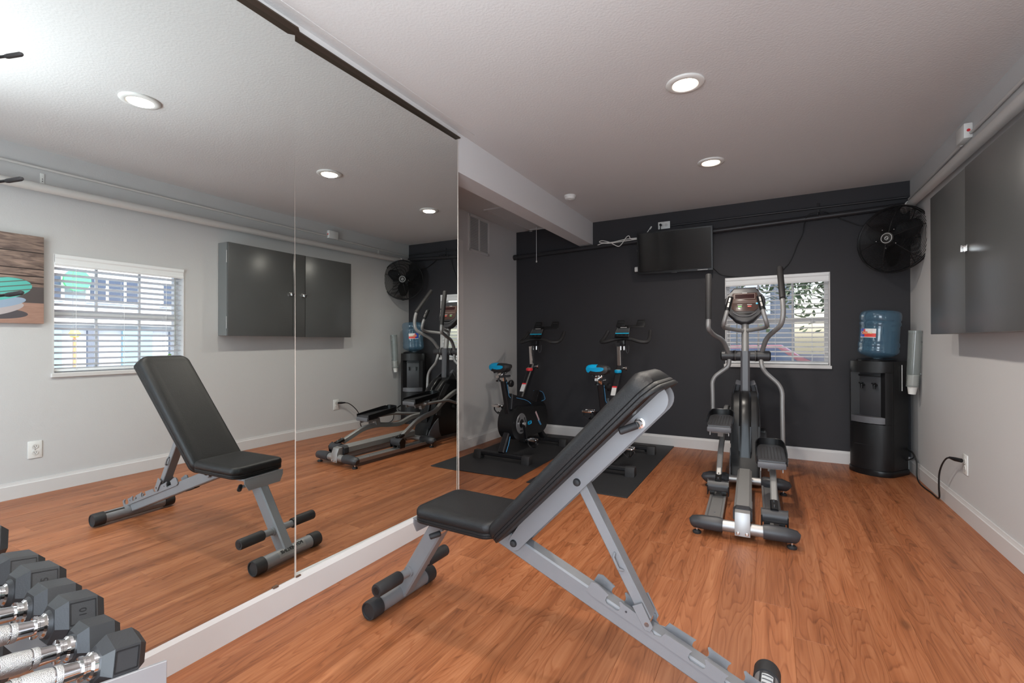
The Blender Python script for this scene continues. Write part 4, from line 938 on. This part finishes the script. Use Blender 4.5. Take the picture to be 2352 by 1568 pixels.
# fixed hand grips around the console
for s_ in (-1, 1):
    pts = [(s_*.004, 1.46, 1.13), (s_*.10, 1.36, 1.145), (s_*.152, 1.28, 1.155), (s_*.148, 1.20, 1.175), (s_*.128, 1.20, 1.25), (s_*.098, 1.25, 1.385)]
    g_ = B().tube(fillet(pts, .05, 6), .0155, 14).obj('fixed_handle', arm_m, E_)
    p0, p1 = Vector(pts[-2]), Vector(pts[-1]); q = p0+(p1-p0)*.25
    B().tube([q, p1+(p1-p0)*.02], .0195, 14).obj('pulse_grip', black_m, g_)
    nn = Vector((0, -1, .3)).normalized()
    for t0, t1 in ((.40, .64), (.69, .93)): B().bar([p0+(p1-p0)*t0+nn*.015, p0+(p1-p0)*t1+nn*.015], .012, .012, upv=nn).obj('pulse_contact', alu_m, g_)
# console: local frame tilted
RC = Matrix.Translation((-.003, 1.50, 1.335)) @ Matrix.Rotation(math.radians(-22), 4, 'X')
out = [(-.150, .02), (-.145, .065), (-.120, .075), (-.098, .135), (-.08, .155), (.08, .155), (.098, .135), (.120, .075), (.145, .065), (.150, .02), (.135, -.055), (.105, -.085), (.065, -.135), (.02, -.155), (-.02, -.155), (-.065, -.135), (-.105, -.085), (-.135, -.055)]
cs = B().prism(out, 'y', -.022, .045, .012, 3).xform(RC).obj('console', dgrey_m, E_)
brn = mat('brown_console_panel', (.065, .038, .032), .22, coat=.3)
B().prism([(-.088, .105), (.088, .105), (.100, .06), (.095, -.035), (.07, -.060), (-.07, -.060), (-.095, -.035), (-.100, .06)], 'y', -.026, -.020, .002).xform(RC).obj('console_face', brn, cs)
B().box((0, -.0275, .072), (.142, .002, .040)).xform(RC).obj('display', mat('dark_display', (.03, .012, .012), .12), cs, smooth=0)
b = B()
for c_, s2 in (((0, -.028, .093), (.146, .002, .002)), ((0, -.028, .051), (.146, .002, .002)), ((-.073, -.028, .072), (.002, .002, .044)), ((.073, -.028, .072), (.002, .002, .044)), ((0, -.028, .030), (.17, .002, .0025)), ((0, -.028, .018), (.17, .002, .0025))): b.box(c_, s2)
b.xform(RC).obj('display_frame', mat('tan_line', (.30, .22, .20), .4), cs, smooth=0)
B().box((-.035, -.028, -.018), (.028, .004, .011), bev=.002).xform(RC).obj('start_button', mat('green_button', (.22, .55, .18), .4), cs)
B().box((.035, -.028, -.018), (.028, .004, .011), bev=.002).xform(RC).obj('stop_button', mat('red_button', (.60, .10, .08), .4), cs)
for x in (-.035, .035): B().box((x, -.028, -.003), (.034, .003, .004)).xform(RC).obj('button_print', ltgrey_m, cs, smooth=0)
B().lathe([(0, 0), (.009, 0), (.008, -.004), (0, -.005)], (.088, -.024, .006), 'Y', 16).xform(RC).obj('blue_button', mat('blue_button', (.08, .45, .65), .3), cs)
B().box((0, -.0275, .103), (.036, .002, .004)).xform(RC).obj('maker_print', ltgrey_m, cs, smooth=0)
B().prism([(-.062, -.072), (.062, -.072), (.03, -.092), (-.03, -.092)], 'y', -.024, -.018, .001).xform(RC).obj('tray_recess', blackg_m, cs)
B().tube([RC @ Vector(p) for p in catmull([(-.085, -.024, -.068), (-.045, -.028, -.098), (0, -.029, -.105), (.045, -.028, -.098), (.085, -.024, -.068)], 4)], .004, 8).obj('tray_lip', mgrey_m, cs)
# rollers, pedal arms, pedals
for s_, ry, rz_, arm, py, pz in ((1, .115, .112, [(.152, .12, .125), (.155, .28, .182), (.158, .42, .226), (.160, .58, .235), (.163, .74, .215), (.165, .90, .205), (.165, 1.06, .245), (.165, 1.22, .25)], .60, .333),
                                 (-1, .556, .112, [(-.150, .56, .125), (-.150, .69, .20), (-.150, .80, .262), (-.150, .92, .30), (-.150, 1.08, .335), (-.148, 1.22, .42), (-.140, 1.42, .50), (-.135, 1.52, .50)], .90, .470)):
    x = arm[0][0]
    cg = B().tube([(x-.062, ry, rz_), (x+.062, ry, rz_)], .036, 22).obj('roller_cover', dgrey_m, E_)
    for t in (-1, 1):
        B().prism([(ry-.030, rz_-.052), (ry+.030, rz_-.052), (ry+.038, rz_+.01), (ry+.0, rz_+.04), (ry-.038, rz_+.01)], 'x', x+t*.061-.003, x+t*.061+.003).obj('roller_side_plate', black_m, cg, smooth=0)
        B().cyl((x+t*.036-.014, ry, .077), (x+t*.036+.014, ry, .077), .021, seg=18).obj('roller_wheel', black_m, cg)
    B().bar([(x, ry-.01, rz_+.03), (x, ry+.07, rz_+.055)], .038, .030, bev=.006).obj('arm_clamp', blackg_m, cg)
    for k in (0, .045): B().cyl((x, ry+.012+k, rz_+.052+k*.3), (x, ry+.010+k, rz_+.058+k*.3), .0045, seg=10).obj('clamp_bolt', chrome_m, cg)
    pts = catmull(arm, 5); pts = [p for p in pts if (p-Vector(arm[0])).length > .05]
    B().bar(pts, .034, .044, bev=.006).obj('pedal_arm', silver2_m, E_)
    # pedal: tray with raised rim
    T = Matrix.Translation((x-.002, py, pz)) @ Matrix.Rotation(math.radians(3), 4, 'X')
    pd = B().prism([(-.080, -.185), (-.070, -.20), (.070, -.20), (.080, -.185), (.080, .13), (.055, .19), (-.055, .19), (-.080, .13)], 'z', 0, .022, .006).xform(T).obj('pedal', dgrey_m, E_)
    rim = [(-.078, -.195, .016), (-.083, -.10, .022), (-.083, .06, .032), (-.076, .13, .038), (-.05, .185, .042), (.05, .185, .042), (.076, .13, .038), (.083, .06, .032), (.083, -.10, .022), (.078, -.195, .016)]
    B().bar([T @ p for p in catmull(rim, 4)], .007, .045, bev=.002).obj('pedal_rim', blackg_m, pd)
    b = B()
    for k in range(7): b.box((-.054+k*.018, -.02, .0225), (.006, .28, .0022))
    b.xform(T).obj('pedal_tread', rubber_m, pd, smooth=0)
    B().box((0, -.20, -.006), (.150, .024, .034), bev=.006).xform(T).obj('pedal_heel_cover', mgrey_m, pd)
    b = B(); b.box((0, -.10, -.030), (.110, .12, .022), bev=.003); b.bar([(0, -.03, -.03), (0, -.02, -.085)], .035, .05); b.xform(T).obj('pedal_bracket', silver2_m, pd)
    for t in (-1, 1): B().box((t*.058, -.155, -.034), (.005, .05, .034)).xform(T).obj('bracket_lug', alu_m, pd, smooth=0)
    # link rod from the lever foot back to the pedal
    lo = Vector((.258, 1.40, .245)) if s_ > 0 else Vector((-.236, 1.42, .385))
    B().tube(fillet([lo+Vector((0, .0, .03)), lo+Vector((0, -.03, -.01)), Vector((s_*.235, py+.28, pz-.030)), Vector((s_*.235, py+.0, pz-.030)), Vector((s_*.215, py-.05, pz-.030))], .05, 5), .0145, 14).obj('link_rod', arm_m, E_)
    B().tube([(s_*.10, py-.05, pz-.030), (s_*.20, py-.05, pz-.030), (s_*.222, py-.05, pz-.030), (s_*.240, py-.045, pz-.030)], 1, 14, [.012, .019, .021, .010]).obj('link_joint', arm_m, E_)
    B().bar([(s_*.125, 1.45, .33), (s_*.125, 1.45+(.08 if s_ < 0 else -.19), .33+(.17 if s_ < 0 else -.08))], .022, .050, upv=(1, 0, 0), bev=.006).obj('crank', dgrey_m, E_)
    B().cyl((s_*.094, 1.45, .33), (s_*.140, 1.45, .33), .032, seg=20).obj('crank_hub', black_m, E_)

# ------------------------------------------------------------------ adjustable bench (local +x runs from the seat end to the rear foot)
N_ = thing('workout_bench', 'adjustable silver-framed weight bench with black padded seat and raised backrest', 'weight bench', (.36, 1.48, 0), math.radians(-2.2))
def capped_tube(name, x, z, r, v0, v1, cap=.052):
    t = B().cyl((x, v0+.02, z), (x, v1-.02, z), r, seg=32).obj(name, silver_m, N_)
    for v, s_ in ((v0, 1), (v1, -1)):
        B().lathe([(0, .004), (r*.86, .004), (r*.90, 0), (r*1.05, 0), (r*1.12, .008), (r*1.12, cap), (r*1.0, cap+.001)], seg=32).xform(Matrix.Translation((x, v, z)) @ Matrix.Rotation(-s_*PI/2, 4, 'X')).obj('end_cap', rubber_m, t)
    return t
ff = capped_tube('front_foot', -.003, .037, .0315, -.180, .180)
m_ = frame_m((-.003-.0300, -.006, .0515), (0, 1, 0), (.50, 0, .866)); n_ = m_.to_3x3() @ Vector((0, 0, 1))
def on_tube(cx, cz, r, v, ang):
    """frame on a tube lying along local y; ang from the -x side upwards"""
    n = Vector((-math.cos(ang), 0, math.sin(ang))); t = Vector((0, -1, 0)); return frame_m(Vector((cx, v, cz))+n*r, t, t.cross(n)*-1 if (t.cross(n)*-1).z > 0 else t.cross(n))
fm = on_tube(-.003, .037, .0318, .01, .75)
def tube_label(cx, cz, r, v0, v1, a0, a1, m, parent, name, n=6):
    b = B(); R = []
    for i in range(n+1):
        a = a0+(a1-a0)*i/n
        R.append([b.bm.verts.new((cx-r*math.cos(a), v, cz+r*math.sin(a))) for v in (v0, v1)])
    for i in range(n): b.bm.faces.new((R[i][0], R[i][1], R[i+1][1], R[i+1][0]))
    return b.obj(name, m, parent)
tube_label(-.003, .037, .0319, -.062, .082, .10, 1.25, label_m, ff, 'foot_label')
text_obj('foot_lettering', 'POWERLINE', .022, black_m, ff, on_tube(-.003, .037, .0328, .01, .85), .0003, bold=.0006)
# front leg, foot-hold bar
B().bar([(.006, 0, .045), (.205, 0, .350)], .050, .064, upv=(-.83, 0, .55), bev=.006).obj('front_leg', silver_m, N_)
gb = B().cyl((.062, -.14, .140), (.062, .14, .140), .0165, seg=20).obj('foot_hold_bar', silver_m, N_)
for s_ in (-1, 1):
    B().cyl((.062, s_*.024, .140), (.062, s_*.034, .140), .021, seg=20).obj('weld_collar', silver_m, gb)
    B().tube([(.062, s_*.080, .140), (.062, s_*.084, .140), (.062, s_*.196, .140), (.062, s_*.200, .140)], .0245, 22, [.9, 1, 1, .93]).obj('foam_grip', rubber_m, gb)
    B().cyl((.062, s_*.1995, .140), (.062, s_*.2015, .140), .014, seg=18).obj('grip_plug', black_m, gb)
# seat frame
b = B(); b.bar([(.175, 0, .372), (.50, 0, .372)], .050, .040, bev=.004); b.obj('seat_rail', silver_m, N_)
b = B(); b.prism([(-.105, .055), (.105, .055), (.105, .035), (.085, .0), (-.085, .0), (-.105, .035)], 'x', -.003, .003, .001); b.box((.02, 0, .055), (.05, .21, .004)); b.xform(Matrix.Translation((.155, 0, .338)) @ Matrix.Rotation(.10, 4, 'Y')).obj('seat_bracket', silver_m, N_)
b = B(); b.prism([(.20, .39), (.36, .39), (.33, .352), (.24, .352)], 'y', -.031, -.027); b.prism([(.20, .39), (.36, .39), (.33, .352), (.24, .352)], 'y', .027, .031); b.obj('seat_gusset', silver_m, N_, smooth=0)
k_ = B(); k_.cyl((.236, -.022, .338), (.236, -.066, .338), .008, seg=14); k_ = k_.obj('adjuster_pin', chrome_m, N_)
B().tube([(.250, -.060, .341), (.247, -.062, .340), (.223, -.086, .332), (.221, -.088, .331)], .0105, 14, [.8, 1, 1, .8]).obj('adjuster_grip', rubber_m, k_)
def pad(name, L_, Wd, T_, M_, corner=.05, flare=0):
    """upholstered pad: x 0..L_, y centred, z 0..T_, soft upper edge and a stitched lower edge"""
    def outline(ins, k=8):
        pts = []; c = max(.008, corner-ins); hx0, hx1, hy = ins, L_-ins, Wd/2-ins
        for cx, cy, a0 in ((hx1-c, hy-c, 0), (hx0+c, hy-c, 90), (hx0+c, -hy+c, 180), (hx1-c, -hy+c, 270)):
            for i in range(k+1):
                a = math.radians(a0+90*i/k); pts.append((cx+c*math.cos(a), cy+c*math.sin(a)))
        return pts
    b = B(); rings = []
    for ins, z in ((.012, 0), (.002, .001), (0, .003), (.0, .010), (.0022, .0115), (.0, .013), (.0, .019), (.0022, .0205), (0, .022), (-.0015, T_*.55), (-.001, T_*.75), (.004, T_*.90), (.014, T_*.985), (.035, T_), (.06, T_+.001)):
        rings.append([b.bm.verts.new((x, y, z)) for x, y in outline(ins)])
    n = len(rings[0])
    for i in range(len(rings)-1):
        for j in range(n): b.bm.faces.new((rings[i][j], rings[i][(j+1) % n], rings[i+1][(j+1) % n], rings[i+1][j]))
    b.bm.faces.new(rings[0]); b.bm.faces.new(rings[-1])
    if flare:
        for v in b.bm.verts:
            t = max(0, (v.co.x-(L_-.13))/.13)
            v.co.z += flare*.9*t*t*(v.co.z/T_-.55)*1.2
            v.co.x += .012*t*(1-v.co.z/T_)
            if v.co.z < .03: v.co.y *= 1+.05*t
    return b.xform(M_).obj(name, vinyl_m, N_, smooth=50)
pad('seat', .345, .272, .056, Matrix.Translation((.178, 0, .394)), .045)
# sloping main beam
bm0, bm1 = Vector((.475, 0, .375)), Vector((1.285, 0, .066)); bd = (bm1-bm0).normalized(); bn = Vector((-bd.z, 0, bd.x))
B().bar([bm0, bm1], .050, .060, upv=bn, bev=.005).obj('main_beam', silver_m, N_)
B().box((.735, 0, .243), (.085, .03, .008), rot=(0, math.atan2(.309, .81), 0), bev=.002).obj('underside_handle', rubber_m, N_)
# ladder plates with hooked notches, one on each side of the beam (s along the beam from its top end, t above its centre)
def S(s_, t_): return bm0+bd*s_+bn*t_
for sd in (-1, 1):
    poly = [(.355, .022)]
    top = .050; 
    poly += [(.360, .054), (.376, .060)]
    for c_, w_ in ((.445, .034), (.705, .034), (.805, .034), (.895, .030)):
        poly += [(c_-w_/2-.006, top), (c_-w_/2-.010, top-.008), (c_-w_/2-.010, top-.022), (c_-w_/2-.002, top-.029), (c_+w_/2-.002, top-.029), (c_+w_/2+.004, top-.022), (c_+w_/2+.002, top-.010), (c_+w_/2-.006, top+.001), (c_+w_/2-.002, top+.005), (c_+w_/2+.008, top+.002)]
        if abs(c_-.445) < .01: poly += [(.52, top), (.560, top-.002), (.566, top-.018), (.580, top-.026), (.596, top-.020), (.602, top-.002)]
    poly = [(min(a, .93), t_) for a, t_ in poly if a < .925]
    poly += [(.93, top), (.93, .022), (.92, .014), (.37, .014)]
    q = [(S(a, t_).x, S(a, t_).z) for a, t_ in poly]
    lp = B().prism(q, 'y', sd*.0260, sd*.0310).obj('ladder_plate', silver_m, N_, smooth=20)
    for a in (.485, .85): B().cyl(S(a, .036)+Vector((0, sd*.0312, 0)), S(a, .036)+Vector((0, sd*.0316, 0)), .0035, seg=10).obj('rivet_hole', dgrey_m, lp)
# rear foot
rf = capped_tube('rear_foot', 1.305, .040, .0325, -.205, .215, .055)
tube_label(1.305, .040, .0330, .045, .165, 1.0, 2.35, dgrey_m, rf, 'foot_label')
tube_label(1.305, .040, .0334, .05, .145, 1.22, 2.15, mat('white_chevron_print', (.50, .52, .53), .5), rf, 'label_print')
for k in range(5):
    b = B()
    v = .062+k*.018
    b.bar([(1.305-.0345*math.cos(a), v+.006*abs(a-1.68), .040+.0345*math.sin(a)) for a in [1.28+.8*i/6 for i in range(7)]], .0015, .0035, upv=(0, 1, 0)); b.obj('label_line', mgrey_m, rf, smooth=0)
tube_label(1.305, .040, .0330, -.155, -.055, .9, 1.25, black_m, rf, 'slot')
# backrest channel: local frame along the back
b0 = Vector((.552, 0, .361)); b1 = Vector((1.075, 0, .905)); du = (b1-b0).normalized(); dn = Vector((-du.z, 0, du.x))   # dn points up and towards the seat
Mb = Matrix((du, Vector((0, 1, 0)), du.cross(Vector((0, 1, 0))))).transposed().to_4x4()
if (Mb.to_3x3() @ Vector((0, 0, 1))).dot(dn) < 0: Mb = Matrix((du, Vector((0, -1, 0)), dn)).transposed().to_4x4()
else: Mb = Matrix((du, Vector((0, 1, 0)), dn)).transposed().to_4x4()
Mb.translation = b0
for sd in (-1, 1):
    pl = [(-.026, .0)]+[(-.0+.026*math.cos(a), .0+.026*math.sin(a)) for a in [PI+PI/2*k/6 for k in range(1, 7)]]
    pl += [(.70, -.026)]+[(.70+.048*math.sin(a), .022-.048*math.cos(a)) for a in [PI/2*k/6 for k in range(1, 7)]]+[(.748, .030), (.06, .030), (-.010, .020)]
    B().prism(pl, 'y', sd*.0345, sd*.0385, .001, 1).xform(Mb).obj('side_plate', silver_m, N_, smooth=25)
B().box((.39, 0, .029), (.66, .070, .004)).xform(Mb).obj('channel_web', silver_m, N_, smooth=0)
B().cyl((0, -.038, 0), (0, .038, 0), .008, seg=14).xform(Mb).obj('pivot_axle', chrome_m, N_)
for s0 in (0, .338):
    for sd in (-1, 1):
        Tt = Mb @ Matrix.Translation((s0, sd*.0385, 0)) @ Matrix.Rotation(-sd*PI/2, 4, 'X')
        B().lathe([(0, .0), (.0125, .0), (.0125, .003), (.010, .008), (.005, .010), (0, .010)], seg=20).xform(Tt).obj('bolt_cap', rubber_m, N_)
pad('backrest', .762, .262, .058, Mb @ Matrix.Translation((-.012, 0, .031)), .05, flare=.030)
k_ = B(); k_.lathe([(.0, 0), (.016, 0), (.016, .006), (.011, .007), (.010, .03), (0, .03)], seg=20); k_ = k_.xform(Mb @ Matrix.Translation((.625, -.0385, -.003)) @ Matrix.Rotation(PI/2, 4, 'X')).obj('angle_pin', chrome_m, N_)
B().tube([(.988, -.068, .808), (.986, -.069, .807), (.947, -.096, .791), (.944, -.098, .790)], .0108, 16, [.8, 1, 1, .8]).obj('angle_pin_grip', rubber_m, k_)
# support strut
s0_ = Mb @ Vector((.338, 0, .0)); s1_ = Vector((1.000, 0, .226)); sdir = (s1_-s0_).normalized(); sn = Vector((-sdir.z, 0, sdir.x))
B().bar([s0_+sdir*.01, s1_], .048, .032, upv=sn, bev=.003).obj('support_strut', silver_m, N_)
for sd in (-1, 1): B().prism([((s1_-sdir*.05+sn*.016).x, (s1_-sdir*.05+sn*.016).z), ((s1_+sdir*.02+sn*.014).x, (s1_+sdir*.02+sn*.014).z), ((s1_+sdir*.03).x, (s1_+sdir*.03).z), ((s1_+sdir*.02-sn*.014).x, (s1_+sdir*.02-sn*.014).z), ((s1_-sdir*.05-sn*.016).x, (s1_-sdir*.05-sn*.016).z)], 'y', sd*.0325, sd*.0375, .001, 1).obj('strut_ear', silver_m, N_, smooth=0)
B().cyl(s1_+sdir*.008+Vector((0, -.0375, 0)), s1_+sdir*.008+Vector((0, .0375, 0)), .007, seg=12).obj('strut_pin', chrome_m, N_)
q = s0_+sdir*.262
B().tube([q-sdir*.028+Vector((0, -.026, 0))+sn*.004, q-sdir*.020+Vector((0, -.036, 0))-sn*.002, q+sdir*.015+Vector((0, -.036, 0))-sn*.004, q+sdir*.026+Vector((0, -.026, 0))+sn*.004], .0042, 8).obj('stop_loop', silver_m, N_)

# ------------------------------------------------------------------ dumbbells on their rack
hex_m = mat('black_rubber_hex', (.030, .031, .033), .45, bump=.12, bscale=400, var=.1, vscale=30)
TILT = math.radians(-11)
dirY = Vector((0, math.cos(TILT), math.sin(TILT)))
def dumbbell(label, x, y, z, f, hl, tot, spin, word, hr=.0135):
    th = thing('dumbbell', label, 'dumbbell', (x, y, z), 0, 'hex dumbbells on the rack')
    th.rotation_euler = (TILT, 0, 0)
    R = f/2/math.cos(PI/6); hh = tot/2-hl
    for s_ in (-1, 1):
        prof = [(R*.70, 0), (R, R*.32), (R, hl-R*.30), (R*.74, hl)]
        b = B().lathe(prof, axis='Z', seg=6, ang=spin); b.lathe([(0, -.006), (R*.42, -.006), (R*.55, .002)], seg=20, cap=False)
        m = Matrix.Translation((0, s_*hh, 0)) @ Matrix.Rotation(-s_*PI/2, 4, 'X')
        hd = b.xform(m).obj('hex_head', hex_m, th, smooth=20)
        # plaque on the face that looks up and to the +x side
        a = PI/6 if abs(spin) < .01 else PI/6
        for nang in (spin_face(spin),):
            n = Vector((math.cos(nang), 0, math.sin(nang))); c_ = Vector((0, s_*(hh+hl*.50), 0))+n*(f/2+.0002)
            fmm = frame_m(c_, (0, 1, 0), Vector((-math.sin(nang), 0, math.cos(nang))))
            if (fmm.to_3x3() @ Vector((0, 0, 1))).dot(n) < 0: fmm = frame_m(c_, (0, -1, 0), Vector((-math.sin(nang), 0, math.cos(nang))))
            if word is not None:
                w2, h2 = hl*.52, R*.78
                b = B()
                for c3, s3 in (((-w2/2, 0, 0), (.0016, h2, .0012)), ((w2/2, 0, 0), (.0016, h2, .0012)), ((0, h2/2, 0), (w2, .0016, .0012)), ((0, -h2/2, 0), (w2, .0016, .0012))): b.box(c3, s3)
                b.xform(fmm).obj('plaque_groove', black_m, hd, smooth=0)
                if word: text_obj('weight_number', word, h2*.42, black_m, hd, fmm @ Matrix.Rotation(PI/2, 4, 'Z'), .0004)
    b = B()
    for s_ in (-1, 1):
        b.lathe([(.020, s_*(hh+.001)), (.0195, s_*(hh-.006)), (.0165, s_*(hh-.009)), (.0165, s_*(hh-.014))], axis='Y', seg=24, cap=False)
        b.lathe([(.0165, s_*(hh-.014)), (.0178, s_*(hh-.015)), (.0178, s_*(hh-.018)), (hr*.92, s_*(hh-.019)), (hr, s_*(hh-.036)), (hr*1.05, s_*(hh-.040)), (hr*1.07, 0)], axis='Y', seg=24, cap=False)
    b.obj('handle', chrome_m, th)
    b = B(); b.lathe([(hr*1.09, -(hh-.050)), (hr*1.14, -(hh-.054)), (hr*1.20, 0), (hr*1.14, hh-.054), (hr*1.09, hh-.050)], axis='Y', seg=28)
    b.obj('knurled_grip', knurl_m, th)
    for s_ in (-1, 1): B().lathe([(hr*1.10, s_*(hh-.040)), (hr*1.12, s_*(hh-.041)), (hr*1.12, s_*(hh-.047)), (hr*1.10, s_*(hh-.048))], axis='Y', seg=28, cap=False).obj('grip_band', knurl_m, th)
    return th
def spin_face(spin):      # outward angle of the head face nearest to 30 degrees above +x
    best = None
    for k in range(6):
        # vertices of the lathe sit at ang+k*60 in the (x, -z) plane of the head; faces are midway
        a = -(spin+PI/6+k*PI/3); a = (a+PI) % (2*PI)-PI
        if best is None or abs(a-PI/7) < abs(best-PI/7): best = a
    return best
ymid = .262
def zline(y): return .564-(y-.37)*math.tan(-TILT)
specs = [(.770, .549, .066, .058, .250, .31, '', 'smallest black hex dumbbell at the right end of the rack, tipped on its edge'),
         (.686, .549, .066, .058, .250, 0, None, 'small black hex dumbbell second from the right end of the rack'),
         (.595, .561, .078, .068, .270, 0, '10', 'black hex dumbbell marked 10, third from the right end of the rack'),
         (.505, .561, .078, .068, .270, 0, None, 'black hex dumbbell just behind the one marked 10'),
         (.408, .566, .088, .074, .285, 0, '15', 'black hex dumbbell marked 15, fifth from the right end of the rack'),
         (.302, .566, .088, .074, .285, 0, '15', 'black hex dumbbell between the one marked 15 and the cut-off one'),
         (.056, .575, .100, .080, .300, 0, '20', 'black hex dumbbell at the left end of the upper row, mostly cut off')]
for x, z, f, hl, tot, spin, wd, lab in specs:
    dumbbell(lab, x, ymid, z+(.37-ymid)*math.tan(-TILT), f, hl, tot, spin, wd)
rack_m = mat('grey_rack_paint', (.30, .30, .31), .4, metal=.2, var=.04)
th = thing('dumbbell_rack', 'grey steel two-tier dumbbell rack standing by the mirror', 'rack', (.45, .26, 0))
def rail(y, z, x0=-.40, x1=.352, flip=1):
    pr = [(0, 0), (.050, 0), (.050, -.004), (.004, -.004), (.004, -.050), (0, -.050)]
    b = B(); b.prism([(a*flip, c_) for a, c_ in pr], 'x', x0, x1); b.xform(Matrix.Translation((0, y, z)) @ Matrix.Rotation(TILT, 4, 'X')); return b.obj('rail', rack_m, th, smooth=0)
zt = .512
rail(.075, zt+.012); rail(-.075, zt+.042, flip=-1)
rail(.045, .215); rail(-.10, .245, flip=-1)
for x in (-.405, .357):
    
    B().prism([(-.165, .590), (.150, .528), (.146, .34), (.085, .14), (.04, .04), (-.05, .04), (-.13, .18), (-.165, .45)], 'x', x-.003, x+.003, .001, 1).obj('end_plate', rack_m, th, smooth=0)
    B().bar([(x, -.20, .02), (x, .24, .02)], .045, .040, bev=.004).obj('foot', rack_m, th)
B().bar([(-.40, -.02, .045), (.352, -.02, .045)], .04, .03).obj('cross_bar', rack_m, th)
dumbbell('big dark hex dumbbell on the lower tier of the rack, at its mirror end', .078, .225, .322, .13, .10, .37, 0, None, .016)
# three-pronged storage post behind the rack
th = thing('prong_rail', 'slim black upright rail with three upturned prongs, cut off at the left photo edge', 'wall rail', (.052, .235, 0), math.radians(28.6))
B().cyl((0, 0, 1.02), (0, 0, 1.80), .010, seg=16).obj('upright', black_m, th)
for z in (1.06, 1.76):
    B().cyl((0, 0, z), (-.026, .014, z), .007, seg=12).obj('standoff', black_m, th)
for z in (1.648, 1.388, 1.150):
    p = B().tube(catmull([(.008, 0, z+.016), (.08, 0, z+.004), (.17, 0, z-.004), (.235, 0, z-.001), (.285, 0, z+.005)], 5), .0030, 8).obj('prong', black_m, th)
    B().tube([(.262, 0, z+.0015), (.267, 0, z+.002), (.293, 0, z+.006), (.297, 0, z+.0065)], .0048, 10, [.8, 1, 1, .6]).obj('prong_tip', rubber_m, p)
